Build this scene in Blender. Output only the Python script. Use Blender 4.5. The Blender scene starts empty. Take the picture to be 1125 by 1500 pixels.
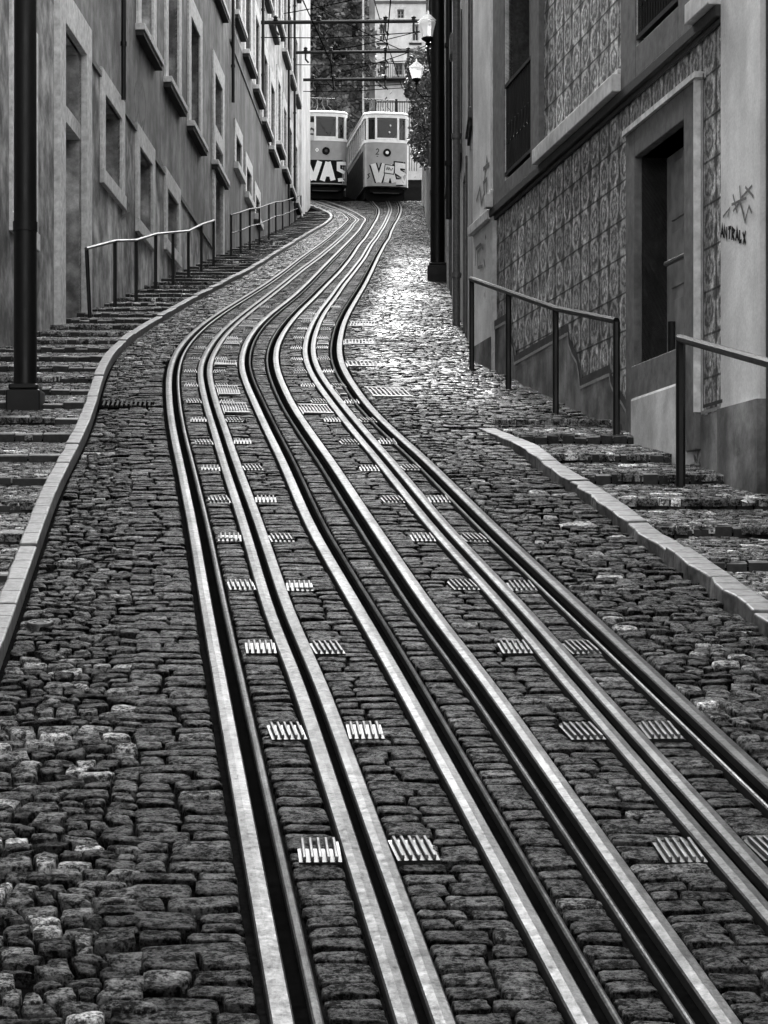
import bpy, math, random, bisect
import numpy as np
from mathutils import Vector, Matrix
random.seed(7); rng = np.random.default_rng(7)
S = bpy.context.scene
COL = S.collection
F = 3333.0; CX = 562.5; HY = 870.0           # focal length and horizon of the photograph, in its pixels
W = math.radians

# ------------------------------------------------------------------ terrain profile
def zg(Y):
    if Y < 5.5: return -2.63 + .19*5.5 + .04*(Y-5.5)
    z = -2.63 + .19*Y
    if Y > 88:
        t = min(Y, 108.)-88
        z += .7*(t/20)**2
        if Y > 108: z += .02*(Y-108)
    return z
_Ys = np.arange(5.6, 140, .05)
_Zs = np.array([zg(y) for y in _Ys])
def G(px, py, dz=0.):
    """where the sight line through a pixel of the photo meets the street (dz above it)"""
    rows = HY - F*(_Zs+dz)/_Ys
    n = int(np.argmax(rows <= py)) if (rows <= py).any() else len(rows)-1
    Y = float(_Ys[n])
    return Vector(((px-CX)/F*Y, Y, zg(Y)+dz))
def fn(pts, smooth=0.):
    """single valued plan curve X(Y) through points"""
    pts = sorted(pts, key=lambda p: p[0])
    ys = np.array([p[0] for p in pts]); xs = np.array([p[1] for p in pts])
    g = np.arange(4, 125, .2)
    # linear inside, extrapolated straight at both ends
    v = np.interp(g, ys, xs)
    s0 = (xs[1]-xs[0])/(ys[1]-ys[0]); s1 = (xs[-1]-xs[-2])/(ys[-1]-ys[-2])
    v = np.where(g < ys[0], xs[0]+s0*(g-ys[0]), v); v = np.where(g > ys[-1], xs[-1]+s1*(g-ys[-1]), v)
    if smooth:
        out = v.copy()
        for i, y in enumerate(g):
            sg = smooth*min(1., .35+y/60.)
            if y > 92: sg *= .55
            w = np.exp(-.5*((g-y)/sg)**2); 
            # mirror free local linear fit
            a = np.polyfit(g-y, v, 1, w=np.sqrt(w)) if False else None
            m = w > 1e-3
            ww = w[m]; dx = g[m]-y; vv = v[m]
            s_0 = ww.sum(); s_1 = (ww*dx).sum(); s_2 = (ww*dx*dx).sum()
            t_0 = (ww*vv).sum(); t_1 = (ww*dx*vv).sum()
            out[i] = (s_2*t_0-s_1*t_1)/(s_0*s_2-s_1*s_1)
        v = out
    def f(Y): return float(np.interp(Y, g, v))
    f.g = g; f.v = v
    return f
def curve_px(pts, smooth=1.2, dz=0.):
    return fn([(p.y, p.x) for p in (G(a, b, dz) for a, b in pts)], smooth)

# ------------------------------------------------------------------ node helpers and materials
class NT:
    def __init__(s, name):
        s.m = bpy.data.materials.new(name); s.m.use_nodes = True
        s.t = s.m.node_tree; s.b = s.t.nodes['Principled BSDF']
        s.out = s.t.nodes['Material Output']
    def n(s, typ, **kw):
        nd = s.t.nodes.new(typ)
        for k, v in kw.items():
            if k == 'i':
                for a, b in v.items():
                    if isinstance(b, bpy.types.NodeSocket): s.t.links.new(b, nd.inputs[a])
                    else: nd.inputs[a].default_value = b
            else: setattr(nd, k, v)
        return nd
    def math(s, op, a, b=0., c=None, clamp=False):
        nd = s.t.nodes.new('ShaderNodeMath'); nd.operation = op; nd.use_clamp = clamp
        for k, v in enumerate((a, b) if c is None else (a, b, c)):
            if isinstance(v, bpy.types.NodeSocket): s.t.links.new(v, nd.inputs[k])
            else: nd.inputs[k].default_value = v
        return nd.outputs[0]
    def noise(s, scale, detail=5, rough=.6, vec=None, stretch=None):
        if vec is None: vec = s.n('ShaderNodeTexCoord').outputs['Object']
        if stretch:
            mp = s.n('ShaderNodeMapping', i={'Vector': vec, 'Scale': stretch}); vec = mp.outputs[0]
        return s.n('ShaderNodeTexNoise', i={'Vector': vec, 'Scale': scale, 'Detail': detail, 'Roughness': rough}).outputs[0]
    def ramp(s, fac, lo, hi, a=0., b=1.):
        nd = s.n('ShaderNodeMapRange', i={'Value': fac, 'From Min': lo, 'From Max': hi, 'To Min': a, 'To Max': b})
        return nd.outputs[0]
    def base(s, val):
        if isinstance(val, bpy.types.NodeSocket):
            cb = s.n('ShaderNodeCombineColor', i={'Red': val, 'Green': val, 'Blue': val}); s.t.links.new(cb.outputs[0], s.b.inputs['Base Color'])
        else: s.b.inputs['Base Color'].default_value = (val, val, val, 1)
    def set(s, key, v):
        if isinstance(v, bpy.types.NodeSocket): s.t.links.new(v, s.b.inputs[key])
        else: s.b.inputs[key].default_value = v
    def bump(s, h, strength=.4, dist=.01):
        nd = s.n('ShaderNodeBump', i={'Height': h, 'Strength': strength, 'Distance': dist}); s.t.links.new(nd.outputs[0], s.b.inputs['Normal'])

def plain(name, v, rough=.6, metal=0., bump=0., scale=30., vary=.35, spec=.5, dist=.004):
    t = NT(name); n = t.noise(scale); n2 = t.noise(scale*.13, 4)
    k = t.math('MULTIPLY', t.ramp(n, .3, .7, 1-vary, 1+vary), t.ramp(n2, .3, .7, 1-vary*.6, 1+vary*.6))
    t.base(t.math('MULTIPLY', k, v)); t.set('Roughness', t.ramp(n2, .3, .7, max(rough-.1, .03), min(rough+.1, 1.))); t.set('Metallic', metal)
    t.set('Specular IOR Level', spec)
    if bump: t.bump(n, bump, dist)
    return t.m

def plaster(name, v, stain=.5, dirt=.5):
    t = NT(name)
    a = t.noise(.55, 6, .62); b = t.noise(2.2, 7, .65); c = t.noise(40., 4, .6)
    st = t.noise(1.0, 5, .6, stretch=(1.7, 1.7, .3))
    k = t.math('MULTIPLY', t.ramp(a, .38, .62, 1-stain*.5, 1+stain*.3), t.ramp(st, .38, .62, 1-dirt*.42, 1+dirt*.2))
    k = t.math('MULTIPLY', k, t.ramp(b, .38, .64, 1-stain*.3, 1+stain*.2))
    k = t.math('MULTIPLY', k, t.ramp(c, .3, .7, .9, 1.1))
    # blotches where the coat has flaked off
    fl = t.ramp(t.noise(1.6, 8, .7), .66, .69, 1., .66)
    k = t.math('MULTIPLY', k, fl)
    t.base(t.math('MULTIPLY', k, v)); t.set('Roughness', .85); t.set('Specular IOR Level', .25)
    t.bump(t.math('ADD', t.math('MULTIPLY', c, .5), b), .35, .012)
    return t.m

def cobble_mat(name, lo, hi, rough_lo=.17, rough_hi=.66):
    t = NT(name)
    at = t.n('ShaderNodeAttribute', attribute_name='tone')
    sp = t.n('ShaderNodeSeparateColor', i={'Color': at.outputs['Color']})
    r, g = sp.outputs[0], sp.outputs[1]
    n = t.math('MULTIPLY_ADD', t.noise(62., 6, .75), .5, t.math('MULTIPLY', t.noise(17., 7, .7), .5)); n2 = t.noise(140., 4, .7); big = t.noise(.5, 5, .6)
    speck = t.ramp(n, .46, .6, .0, 1.)
    v = t.math('MULTIPLY_ADD', r, hi-lo, lo)
    v = t.math('MULTIPLY', v, t.ramp(big, .32, .68, .65, 1.35))
    v = t.math('MULTIPLY', v, t.math('MULTIPLY_ADD', speck, 4.2, .25))
    v = t.math('MULTIPLY', v, t.ramp(n2, .3, .7, .72, 1.28))
    t.base(v)
    ro = t.math('MULTIPLY_ADD', speck, -.12, t.math('MULTIPLY_ADD', g, rough_lo-rough_hi, rough_hi))
    t.set('Roughness', ro); t.set('Specular IOR Level', t.math('MULTIPLY', t.math('MULTIPLY_ADD', speck, .9, .04), t.math('MULTIPLY_ADD', g, 1.7, .08)))
    t.set('Coat Weight', t.ramp(t.math('MULTIPLY', g, t.math('MULTIPLY_ADD', speck, .5, .5)), .3, .8)); t.set('Coat Roughness', .14)
    t.bump(t.math('ADD', n, t.math('MULTIPLY', n2, .3)), 1., .03)
    return t.m

def tile_mat(name, v):
    """glazed patterned wall tiles laid in rows"""
    t = NT(name)
    uv = t.n('ShaderNodeUVMap').outputs[0]
    sx = t.n('ShaderNodeSeparateXYZ', i={'Vector': uv}); u, z = sx.outputs[0], sx.outputs[1]
    P = .36
    cu = t.math('DIVIDE', u, P*1.15); cz = t.math('DIVIDE', z, P)
    fu = t.math('FRACT', cu); fz = t.math('FRACT', cz)
    au = t.math('ABSOLUTE', t.math('SUBTRACT', fu, .5)); az = t.math('ABSOLUTE', t.math('SUBTRACT', fz, .5))
    rad = t.math('SQRT', t.math('ADD', t.math('POWER', t.math('MULTIPLY', au, 2.3), 2.), t.math('POWER', t.math('MULTIPLY', az, 1.9), 2.)))
    warp = t.noise(11., 5, .7)
    rad = t.math('ADD', rad, t.math('MULTIPLY_ADD', warp, 1.4, -.7))
    ring = t.ramp(t.math('ABSOLUTE', t.math('SUBTRACT', rad, .55)), .06, .2, 1., 0.)
    core = t.ramp(rad, .12, .28, 1., 0.)
    corner = t.ramp(rad, .95, 1.15, 0., 1.)
    dark = t.math('MAXIMUM', t.math('MAXIMUM', t.math('MULTIPLY', ring, .95), t.math('MULTIPLY', core, .85)), t.math('MULTIPLY', corner, 1.))
    jz = t.ramp(az, .462, .485, 0., 1.); ju = t.ramp(au, .42, .48, 0., .7)
    h2 = t.math('ABSOLUTE', t.math('SUBTRACT', t.math('FRACT', t.math('MULTIPLY', cu, 2.)), .5))
    jh = t.ramp(h2, .455, .48, 0., .3)
    joint = t.math('MAXIMUM', t.math('MAXIMUM', jz, ju), jh)
    cell = t.n('ShaderNodeTexWhiteNoise', noise_dimensions='2D', i={'Vector': t.n('ShaderNodeCombineXYZ', i={'X': t.math('FLOOR', t.math('MULTIPLY', cu, 2.)), 'Y': t.math('FLOOR', t.math('MULTIPLY', cz, 2.))}).outputs[0]}).outputs[0]
    big = t.noise(.7, 5, .6); wear = t.noise(7., 6, .7)
    k = t.math('MULTIPLY_ADD', dark, -.86, 1.08)
    k = t.math('MULTIPLY', k, t.math('MULTIPLY_ADD', joint, -.7, 1.))
    k = t.math('MULTIPLY', k, t.ramp(cell, 0., 1., .78, 1.2))
    k = t.math('MULTIPLY', k, t.ramp(big, .3, .7, .7, 1.25))
    k = t.math('MULTIPLY', k, t.ramp(wear, .36, .66, .5, 1.45)); k = t.math('MULTIPLY', k, t.ramp(t.noise(24., 5, .7), .36, .64, .55, 1.4))
    chip = t.ramp(t.noise(3.1, 7, .75), .7, .74, 0., .9)
    t.base(t.math('MULTIPLY', t.math('MULTIPLY', t.math('ADD', k, chip), t.ramp(t.noise(2.2, 5, .65, stretch=(3., 3., .35)), .3, .7, .6, 1.35)), v)); t.set('Roughness', t.ramp(wear, .3, .7, .42, .7)); t.set('Specular IOR Level', .35)
    t.bump(t.math('SUBTRACT', t.math('MULTIPLY', wear, .3), joint), .4, .008)
    return t.m

def glass_mat(name, v=.012, rough=.06, sp=.5):
    t = NT(name); t.base(v); t.set('Roughness', rough); t.set('Specular IOR Level', sp); t.bump(t.noise(1.3, 3), .08, .02); return t.m

def pane_mat(name):
    t = NT(name); tr = t.n('ShaderNodeBsdfTransparent', i={'Color': (.42, .42, .42, 1)}); gl = t.n('ShaderNodeBsdfGlossy', i={'Color': (1, 1, 1, 1), 'Roughness': .04})
    fr = t.n('ShaderNodeFresnel', i={'IOR': 1.5}); mx = t.n('ShaderNodeMixShader', i={0: t.math('MULTIPLY', fr.outputs[0], .7), 1: tr.outputs[0], 2: gl.outputs[0]})
    t.t.links.new(mx.outputs[0], t.out.inputs['Surface']); return t.m

def rail_mat(name, v, rough, metal=.6):
    t = NT(name)
    n = t.math('MULTIPLY_ADD', t.noise(3., 6, .7, stretch=(9., 1.2, 1.)), .4, t.math('MULTIPLY', t.noise(45., 6, .75), .6)); n2 = t.noise(85., 5, .75); n3 = t.noise(1.1, 5, .65); n4 = t.noise(22., 6, .7)
    pit = t.math('MULTIPLY', t.ramp(n2, .55, .68, 1., .4), t.ramp(n4, .6, .7, 1., .5))
    k = t.math('MULTIPLY', t.ramp(n, .38, .62, .4, 1.6), pit); k = t.math('MULTIPLY', k, t.ramp(n3, .36, .64, .55, 1.4))
    t.base(t.math('MULTIPLY', k, v)); t.set('Metallic', metal); t.set('Specular IOR Level', .2); t.b.inputs['Specular Tint'].default_value = (.5, .5, .5, 1)
    t.set('Roughness', t.ramp(n4, .3, .7, rough-.1, rough+.2)); t.bump(n2, .3, .003)
    return t.m

def stone_wall_mat(name, v):
    t = NT(name)
    co = t.n('ShaderNodeTexCoord').outputs['Object']
    mp = t.n('ShaderNodeMapping', i={'Vector': co, 'Scale': (1., 1., 1.5)}).outputs[0]
    vo = t.n('ShaderNodeTexVoronoi', feature='DISTANCE_TO_EDGE', i={'Vector': mp, 'Scale': 1.9}).outputs[0]
    vc = t.n('ShaderNodeTexVoronoi', i={'Vector': mp, 'Scale': 1.9})
    cr = t.n('ShaderNodeSeparateColor', i={'Color': vc.outputs['Color']}).outputs[0]
    e = t.ramp(vo, .02, .09, .3, 1.)
    n = t.noise(.45, 8, .7); n2 = t.noise(7., 6, .7)
    k = t.math('MULTIPLY', t.ramp(n, .38, .64, .18, 1.5), t.math('MULTIPLY', e, t.ramp(cr, 0., 1., .4, 1.5)))
    k = t.math('MULTIPLY', k, t.ramp(n2, .3, .7, .5, 1.5))
    t.base(t.math('MULTIPLY', k, v)); t.set('Roughness', .9); t.bump(t.math('ADD', t.math('MULTIPLY', n2, .5), e), .8, .06)
    return t.m

M = dict(
    mortar=plain('joint_dirt', .006, 1., vary=.5, bump=.5, scale=40, spec=.0),
    gutter=plain('groove_dirt', .003, 1., spec=0.), rust=plain('rail_side_grime', .012, .8, spec=.15),
    cobble=cobble_mat('cobble_stone', .002, .055),
    sett=cobble_mat('sett_stone', .002, .018, .34, .66),
    paver=cobble_mat('pavement_stone', .06, .19, .4, .75),
    kerb=plain('kerb_stone', .095, .6, bump=.6, scale=14, vary=.6, dist=.01),
    nosing=plain('step_stone', .12, .65, bump=.6, scale=16, vary=.5, dist=.012),
    riser=plain('riser_stone_shaded', .025, .8, bump=.6, scale=16, vary=.5, dist=.012),  # step stone darkened, so the risers carry their shade as colour
    steel=rail_mat('rail_steel', .088, .4), steel_dull=rail_mat('rail_steel_dull', .042, .42),
    steel_slot=rail_mat('slot_steel', .072, .42), plate=rail_mat('plate_steel', .11, .42, .6),
    iron=plain('black_iron', .0035, .45, vary=.5, scale=22, bump=.25, spec=.35),
    iron_worn=plain('worn_iron', .12, .4, metal=.6, vary=.35, scale=20),
    soot_shade=plain('soot_shade_stone', .035, .9, vary=.4),  # soot and the shade under sills, in one dark colour
    pale_front=plaster('plaster_white', .8, .25, .3),
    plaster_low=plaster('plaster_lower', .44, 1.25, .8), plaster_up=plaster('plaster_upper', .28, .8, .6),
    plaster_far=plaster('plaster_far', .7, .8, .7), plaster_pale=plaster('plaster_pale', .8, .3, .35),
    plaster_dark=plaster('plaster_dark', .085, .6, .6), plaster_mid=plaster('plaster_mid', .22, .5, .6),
    plinth=plaster('plinth_render', .22, 1.2, 1.), patch=plaster('patch_render', .66, .5, .3),
    trim=plain('trim_stone', .68, .75, bump=.4, scale=9, vary=.3, dist=.008),
    trim_dark=plain('trim_stone_dark', .13, .75, bump=.4, scale=9, vary=.35, dist=.008),
    ledge=plain('ledge_paint', .62, .7, bump=.3, scale=9, vary=.25),
    shadowgap=plain('moulding_shade', .03, .8),  # ledge shadow put into the moulding's colour
    tile=tile_mat('wall_tiles', .5), tile_up=tile_mat('wall_tiles_upper', .6),
    border_l=plain('border_tile_light', .3, .45), border_d=plain('border_tile_dark', .03, .5),
    glass=glass_mat('window_glass', .006, .06, .22), glass2=pane_mat('tram_glass'), dark_glass=glass_mat('dark_glass', .012, .05, .18),
    wood=plain('painted_wood', .09, .55, vary=.3, scale=12), wood_pale=plain('painted_sash', .4, .55, vary=.2, scale=12),
    door=plain('door_paint', .34, .5, vary=.4, scale=5),
    tram=plain('tram_enamel', .26, .3, vary=.14, scale=3, spec=.6), tram_white=plain('tram_cream', .85, .35, vary=.1, scale=4),
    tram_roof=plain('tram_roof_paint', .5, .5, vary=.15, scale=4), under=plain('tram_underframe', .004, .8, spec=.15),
    spray_white=plain('spray_white', .9, .6, vary=.08), spray_grey=plain('spray_grey', .62, .6, vary=.15), spray_black=plain('spray_black', .004, .8, spec=.15),
    marker=plain('marker_ink', .03, .6), marker_faint=plain('marker_faint', .17, .7),
    lens=plain('lamp_lens', .7, .08, vary=.05, spec=.8), opal=plain('opal_glass', .9, .6, vary=.04, spec=.3),
    paper=plain('paper_board', .55, .7, vary=.1),
    leaf=plain('ivy_leaf', .07, .45, vary=.6, scale=3.), leaf_pale=plain('ivy_leaf_pale', .17, .4, vary=.5, scale=3.), bark=plain('bark', .05, .9, bump=.6, scale=20),  # two leaf tones, mixed at random
    oldwall=stone_wall_mat('old_stone_wall', .24), wire=plain('cable', .004, .8, spec=0.), earth=plain('earth', .06, .9),
    zinc=plain('zinc_pipe', .16, .5, metal=.3, vary=.3), box=plain('meter_box_paint', .16, .5), rooft=plain('roof_tiles', .12, .8, bump=.6, scale=6),
)

_o = M['opal'].node_tree.nodes['Principled BSDF']; _o.inputs['Transmission Weight'].default_value = .55; _o.inputs['Roughness'].default_value = .9; _o.inputs['IOR'].default_value = 1.1; _o.inputs['Emission Color'].default_value = (1, 1, 1, 1); _o.inputs['Emission Strength'].default_value = .03

# ------------------------------------------------------------------ mesh builder
class MB:
    def __init__(s): s.v = []; s.f = []; s.mi = []; s.uv = None; s.k = 0
    def poly(s, pts, k=None):
        i = len(s.v); s.v += [tuple(p) for p in pts]; s.f.append(tuple(range(i, i+len(pts)))); s.mi.append(s.k if k is None else k)
    def hexa(s, p, k=None):
        """eight corners: bottom ring of four then top ring of four"""
        i = len(s.v); s.v += [tuple(q) for q in p]
        for f in ((3,2,1,0),(4,5,6,7),(0,1,5,4),(1,2,6,5),(2,3,7,6),(3,0,4,7)):
            s.f.append(tuple(i+a for a in f)); s.mi.append(s.k if k is None else k)
    def box(s, c, d, rz=0., k=None):
        cs, sn = math.cos(rz), math.sin(rz); o = []
        for z in (-1, 1):
            for x, y in ((-1,-1),(1,-1),(1,1),(-1,1)):
                a, b = x*d[0]/2, y*d[1]/2
                o.append((c[0]+a*cs-b*sn, c[1]+a*sn+b*cs, c[2]+z*d[2]/2))
        s.hexa(o, k)
    def tube(s, pts, r, n=8, cap=True, k=None):
        pts = [Vector(p) for p in pts]; rs = r if isinstance(r, (list, tuple)) else [r]*len(pts)
        base = len(s.v); up = None
        for j, p in enumerate(pts):
            d = (pts[min(j+1, len(pts)-1)]-pts[max(j-1, 0)]).normalized()
            if up is None:
                up = Vector((0, 0, 1)) if abs(d.z) < .9 else Vector((1, 0, 0))
            a = d.cross(up).normalized(); b = a.cross(d).normalized(); up = b
            for q in range(n):
                t = 2*math.pi*(q+.5)/n
                s.v.append(tuple(p+a*rs[j]*math.cos(t)+b*rs[j]*math.sin(t)))
        kk = s.k if k is None else k
        for j in range(len(pts)-1):
            for q in range(n):
                a0 = base+j*n+q; a1 = base+j*n+(q+1) % n
                s.f.append((a0, a1, a1+n, a0+n)); s.mi.append(kk)
        if cap:
            s.f.append(tuple(base+q for q in reversed(range(n)))); s.mi.append(kk)
            e = base+(len(pts)-1)*n; s.f.append(tuple(e+q for q in range(n))); s.mi.append(kk)
    def lathe(s, c, prof, n=16, k=None):
        base = len(s.v); kk = s.k if k is None else k
        for r, z in prof:
            for q in range(n):
                t = 2*math.pi*q/n; s.v.append((c[0]+r*math.cos(t), c[1]+r*math.sin(t), c[2]+z))
        for j in range(len(prof)-1):
            for q in range(n):
                a0 = base+j*n+q; a1 = base+j*n+(q+1) % n
                s.f.append((a0, a1, a1+n, a0+n)); s.mi.append(kk)
        s.f.append(tuple(base+q for q in reversed(range(n)))); s.mi.append(kk)
        e = base+(len(prof)-1)*n; s.f.append(tuple(e+q for q in range(n))); s.mi.append(kk)
    def build(s, name, mats, parent=None, smooth=False, bevel=0.):
        me = bpy.data.meshes.new(name)
        off = Vector(parent_world(parent)) if parent is not None else Vector((0, 0, 0))
        vv = [(a-off.x, b-off.y, c-off.z) for a, b, c in s.v] if off.length else s.v
        me.from_pydata(vv, [], s.f)
        if not isinstance(mats, (list, tuple)): mats = [mats]
        for m in mats: me.materials.append(m)
        if len(mats) > 1: me.polygons.foreach_set('material_index', s.mi)
        if s.uv is not None:
            ul = me.uv_layers.new(name='UVMap'); li = np.zeros(len(me.loops), dtype=np.int32); me.loops.foreach_get('vertex_index', li)
            ul.data.foreach_set('uv', np.array(s.uv, dtype=np.float32)[li].ravel())
        if smooth:
            me.polygons.foreach_set('use_smooth', [True]*len(me.polygons))
            try: me.set_sharp_from_angle(angle=W(38))
            except Exception: pass
        me.update()
        o = bpy.data.objects.new(name, me); COL.objects.link(o)
        if parent is not None: o.parent = parent
        if bevel:
            b = o.modifiers.new('bevel', 'BEVEL'); b.width = bevel; b.segments = 2; b.limit_method = 'ANGLE'
        return o
def parent_world(p):
    v = Vector((0, 0, 0))
    while p is not None: v += p.location; p = p.parent
    return v
def tag(o, label=None, cat=None, group=None, kind=None):
    if label: o['label'] = label
    if cat: o['category'] = cat
    if group: o['group'] = group
    if kind: o['kind'] = kind
    return o
def empty(name, loc, label, cat, group=None):
    e = bpy.data.objects.new(name, None); e.location = loc; e.empty_display_size = .2; COL.objects.link(e)
    return tag(e, label, cat, group)
def copy_tree(o, parent=None):
    c = o.copy(); COL.objects.link(c)
    if parent is not None: c.parent = parent
    for ch in [x for x in o.children]: copy_tree(ch, c)
    return c

# ------------------------------------------------------------------ the traced plan of the street
R1 = [(428,1500),(331,1000),(315,920),(290,780),(268.5,680),(259,640),(253,600),(251,560),(254,540),(261,520),(276,500),(297,480),(325,460),(357,440),(388.5,420),(416,400),(441,380),(469,360),(482,350),(492.5,340),(504,330),(512,322),(501,312),(484,306.7),(466.7,300.4)]
S1 = [(617,1500),(449,1000),(412,920),(369.5,780),(335,680),(323,640),(309.6,600),(300,560),(299,540),(308,520),(320,500),(339,480),(363,460),(389,440),(414,420),(438,400),(465,380),(489,360),(500,350),(510,340),(517,330),(524.5,323),(511,314),(493,306),(475.5,300)]
R2 = [(866,1500),(591,1000),(544,920),(462,780),(419,680),(398.5,640),(380,600),(362,560),(357,540),(359,520),(366.7,500),(381,480),(403,460),(429,440),(450,420),(469,400),(488,380),(507.5,360),(517,350),(526,340),(532,330),(537.5,322),(525,314),(506,305),(488,299)]
R3 = [(1036,1500),(695.5,1000),(632,920),(540.5,780),(477,680),(449,640),(423,600),(405,560),(399.5,540),(399,520),(406,500),(418.7,480),(436,460),(457,440),(476,420),(496,400),(512,380),(525,360),(534,350),(540,340),(546,330),(551,322),(554.5,313),(554,306.7),(547,299)]
S2 = [(1274,1500),(836,1000),(769,920),(642,780),(562,680),(527.5,640),(495.5,600),(466,560),(456,540),(451.5,520),(454,500),(461,480),(471.5,460),(487,440),(500.6,420),(516.8,400),(532,380),(543,360),(551,350),(557,340),(563,330),(567,322),(571,312),(572,306.7),(569,299.5)]
R4 = [(1468,1500),(945,1000),(715,780),(617,680),(572,640),(533,600),(506,560),(495.5,540),(492,520),(494,500),(498.7,480),(508,460),(520,440),(532,420),(542,400),(551.5,380),(562,360),(569,350),(572,340),(577,330),(582,322),(586,312),(586.5,305),(584,300)]
lines = [curve_px(p, 1.25) for p in (R1, S1, R2, R3, S2, R4)]
fR1, fS1, fR2, fR3, fS2, fR4 = lines
KL = [(0,985),(28,905),(62,800),(95,700),(123,665),(141,607),(151,562),(163.6,529),(192,501),(237,474),(286,443.5),(364,402.7),(460,341),(489,320),(484,314),(468,308)]
fKL = curve_px(KL, 2.2)
KR = [(1125,925),(1050,872),(985,822),(905,770),(850,722),(800,695),(760,660),(728,640)]
fKR = curve_px(KR, .8, .06)
YK = 22.2                                     # where the right kerb starts
def xL(Y): return -5.95+.0235*Y                # left facade
def xR(Y): return 5.35-.14*Y if Y < 29.7 else 1.19+.0088*(Y-29.7)     # right facades

# ------------------------------------------------------------------ stones
def stones(name, zones, mat, seed, zf, hi_detail=46., kind='structure', parent=None):
    """zones: (left X(Y), right X(Y), Y0, Y1, row depth, stone width, jitter, height, polish(x,y))"""
    r = random.Random(seed); V = []; Fc = []; T = []
    for (a, b, y0, y1, dep, wid, jit, hgt, pol) in zones:
        y = y0; row = 0
        prev = None
        while y < y1:
            d = dep*r.uniform(.8, 1.22); row += 1
            xa, xb = a(y+d/2), b(y+d/2); w = xb-xa
            if w < .05: y += d; prev = None; continue
            n = max(1, round(w/(wid*r.uniform(.85, 1.15))))
            cuts = [0.]
            for _ in range(n): cuts.append(cuts[-1]+r.uniform(.55, 1.5))
            cuts = [c/cuts[-1] for c in cuts]
            ph = [r.uniform(0, 6.28) for _ in range(4)]; fq = (r.uniform(9, 14), r.uniform(24, 36))
            def newB(y=y+d, ph=ph, fq=fq): return lambda x: y+jit*dep*(.26*math.sin(x*fq[0]+ph[0])+.2*math.sin(x*fq[1]+ph[1]))
            B0 = prev if prev else (lambda x, y=y: y); B1 = newB(); prev = B1
            skw = [r.uniform(-1, 1)*jit*wid*.4 for _ in range(n+1)]; skw[0] = skw[-1] = 0.
            ym = y+d/2; xm, wm = a(ym), b(ym)-a(ym); da = (a(y+d)-a(y)); db = b(y+d)-b(y)
            for i in range(n):
                g = r.uniform(.004, .0085)
                def px(j, t): return xm+wm*cuts[j]+(da+(db-da)*cuts[j])*(t-.5)+skw[j]*(t-.5)
                xl0, xr0, xl1, xr1 = px(i, 0)+g, px(i+1, 0)-g, px(i, 1)+g, px(i+1, 1)-g
                if jit > .5 and i == n-1: ej = r.uniform(-.01, .07); xr0 += ej; xr1 += ej
                if min(xr0-xl0, xr1-xl1) < .03: continue
                c = [(xl0, B0(xl0)+g), (xr0, B0(xr0)+g), (xr1, B1(xr1)-g), (xl1, B1(xl1)-g)]
                if c[3][1]-c[0][1] < .035 or c[2][1]-c[1][1] < .035: continue
                cx = sum(q[0] for q in c)/4; cy = sum(q[1] for q in c)/4
                h = hgt*r.uniform(.72, 1.2); tx = r.uniform(-.07, .07)*(.4+jit); ty = r.uniform(-.09, .07)*(.4+jit)
                base = len(V); far = cy > hi_detail
                if far: ring = c
                else:
                    ring = []; rc = r.uniform(.1, .24)
                    for q in range(4):
                        p, nx = c[q], c[(q+1) % 4]
                        l_ = math.dist(p, nx); k_ = min(.3, rc*.11/l_)
                        for u in (k_*r.uniform(.5, 1.3), .5+r.uniform(-.12, .12), 1-k_*r.uniform(.5, 1.3)):
                            bul = r.uniform(-.006, .004)*(1 if abs(u-.5) < .3 else 0)
                            ex, ey = (nx[0]-p[0])/l_, (nx[1]-p[1])/l_
                            ring.append((p[0]+(nx[0]-p[0])*u-ey*bul*-1, p[1]+(nx[1]-p[1])*u+ex*bul*-1))
                m = len(ring); z0 = zf(cx, cy); gr = .19
                def hh(x, y): return z0+gr*(y-cy)*zf.slope+tx*(x-cx)+ty*(y-cy)
                jj = [r.uniform(-.1, .06)*h for _ in ring]
                for sc, zz in ((1., -.04), (.99, h*.55), (.955, h*.9), (.86, h), (.5, h*1.02)):
                    if far and sc in (.99, .5): continue
                    for t_, q in enumerate(ring):
                        X = cx+(q[0]-cx)*sc; Y = cy+(q[1]-cy)*sc
                        V.append((X, Y, hh(X, Y)+zz+(jj[t_]*sc if zz > 0 else 0)))
                L = 3 if far else 5
                V.append((cx, cy, hh(cx, cy)+h*r.uniform(.98, 1.1)))
                for l in range(L-1):
                    for q in range(m):
                        A = base+l*m+q; B = base+l*m+(q+1) % m; Fc.append((A, B, B+m, A+m))
                top = base+(L-1)*m
                for q in range(m): Fc.append((top+q, top+(q+1) % m, base+L*m))
                tone = r.random()**2.2
                if r.random() < (.2 if jit > .75 and cy < 10.5 and cx < -1.1 else .06): tone = 1.5+2.5*r.random()
                po = pol(cx, cy)*r.uniform(.6, 1.)
                T += [(tone, po, 0, 1)]*(L*m+1)
            y += d
    me = bpy.data.meshes.new(name); me.from_pydata(V, [], Fc); me.materials.append(mat)
    at = me.attributes.new('tone', 'FLOAT_COLOR', 'POINT'); at.data.foreach_set('color', np.array(T, dtype=np.float32).ravel())
    me.polygons.foreach_set('use_smooth', [True]*len(me.polygons)); me.update()
    o = bpy.data.objects.new(name, me); COL.objects.link(o); o['kind'] = kind
    if parent is not None: o.parent = parent
    return o
def zroad(x, y): return zg(y)
zroad.slope = 1.

def off(f, d): return lambda Y: f(Y)+d
GW = .004
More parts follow.
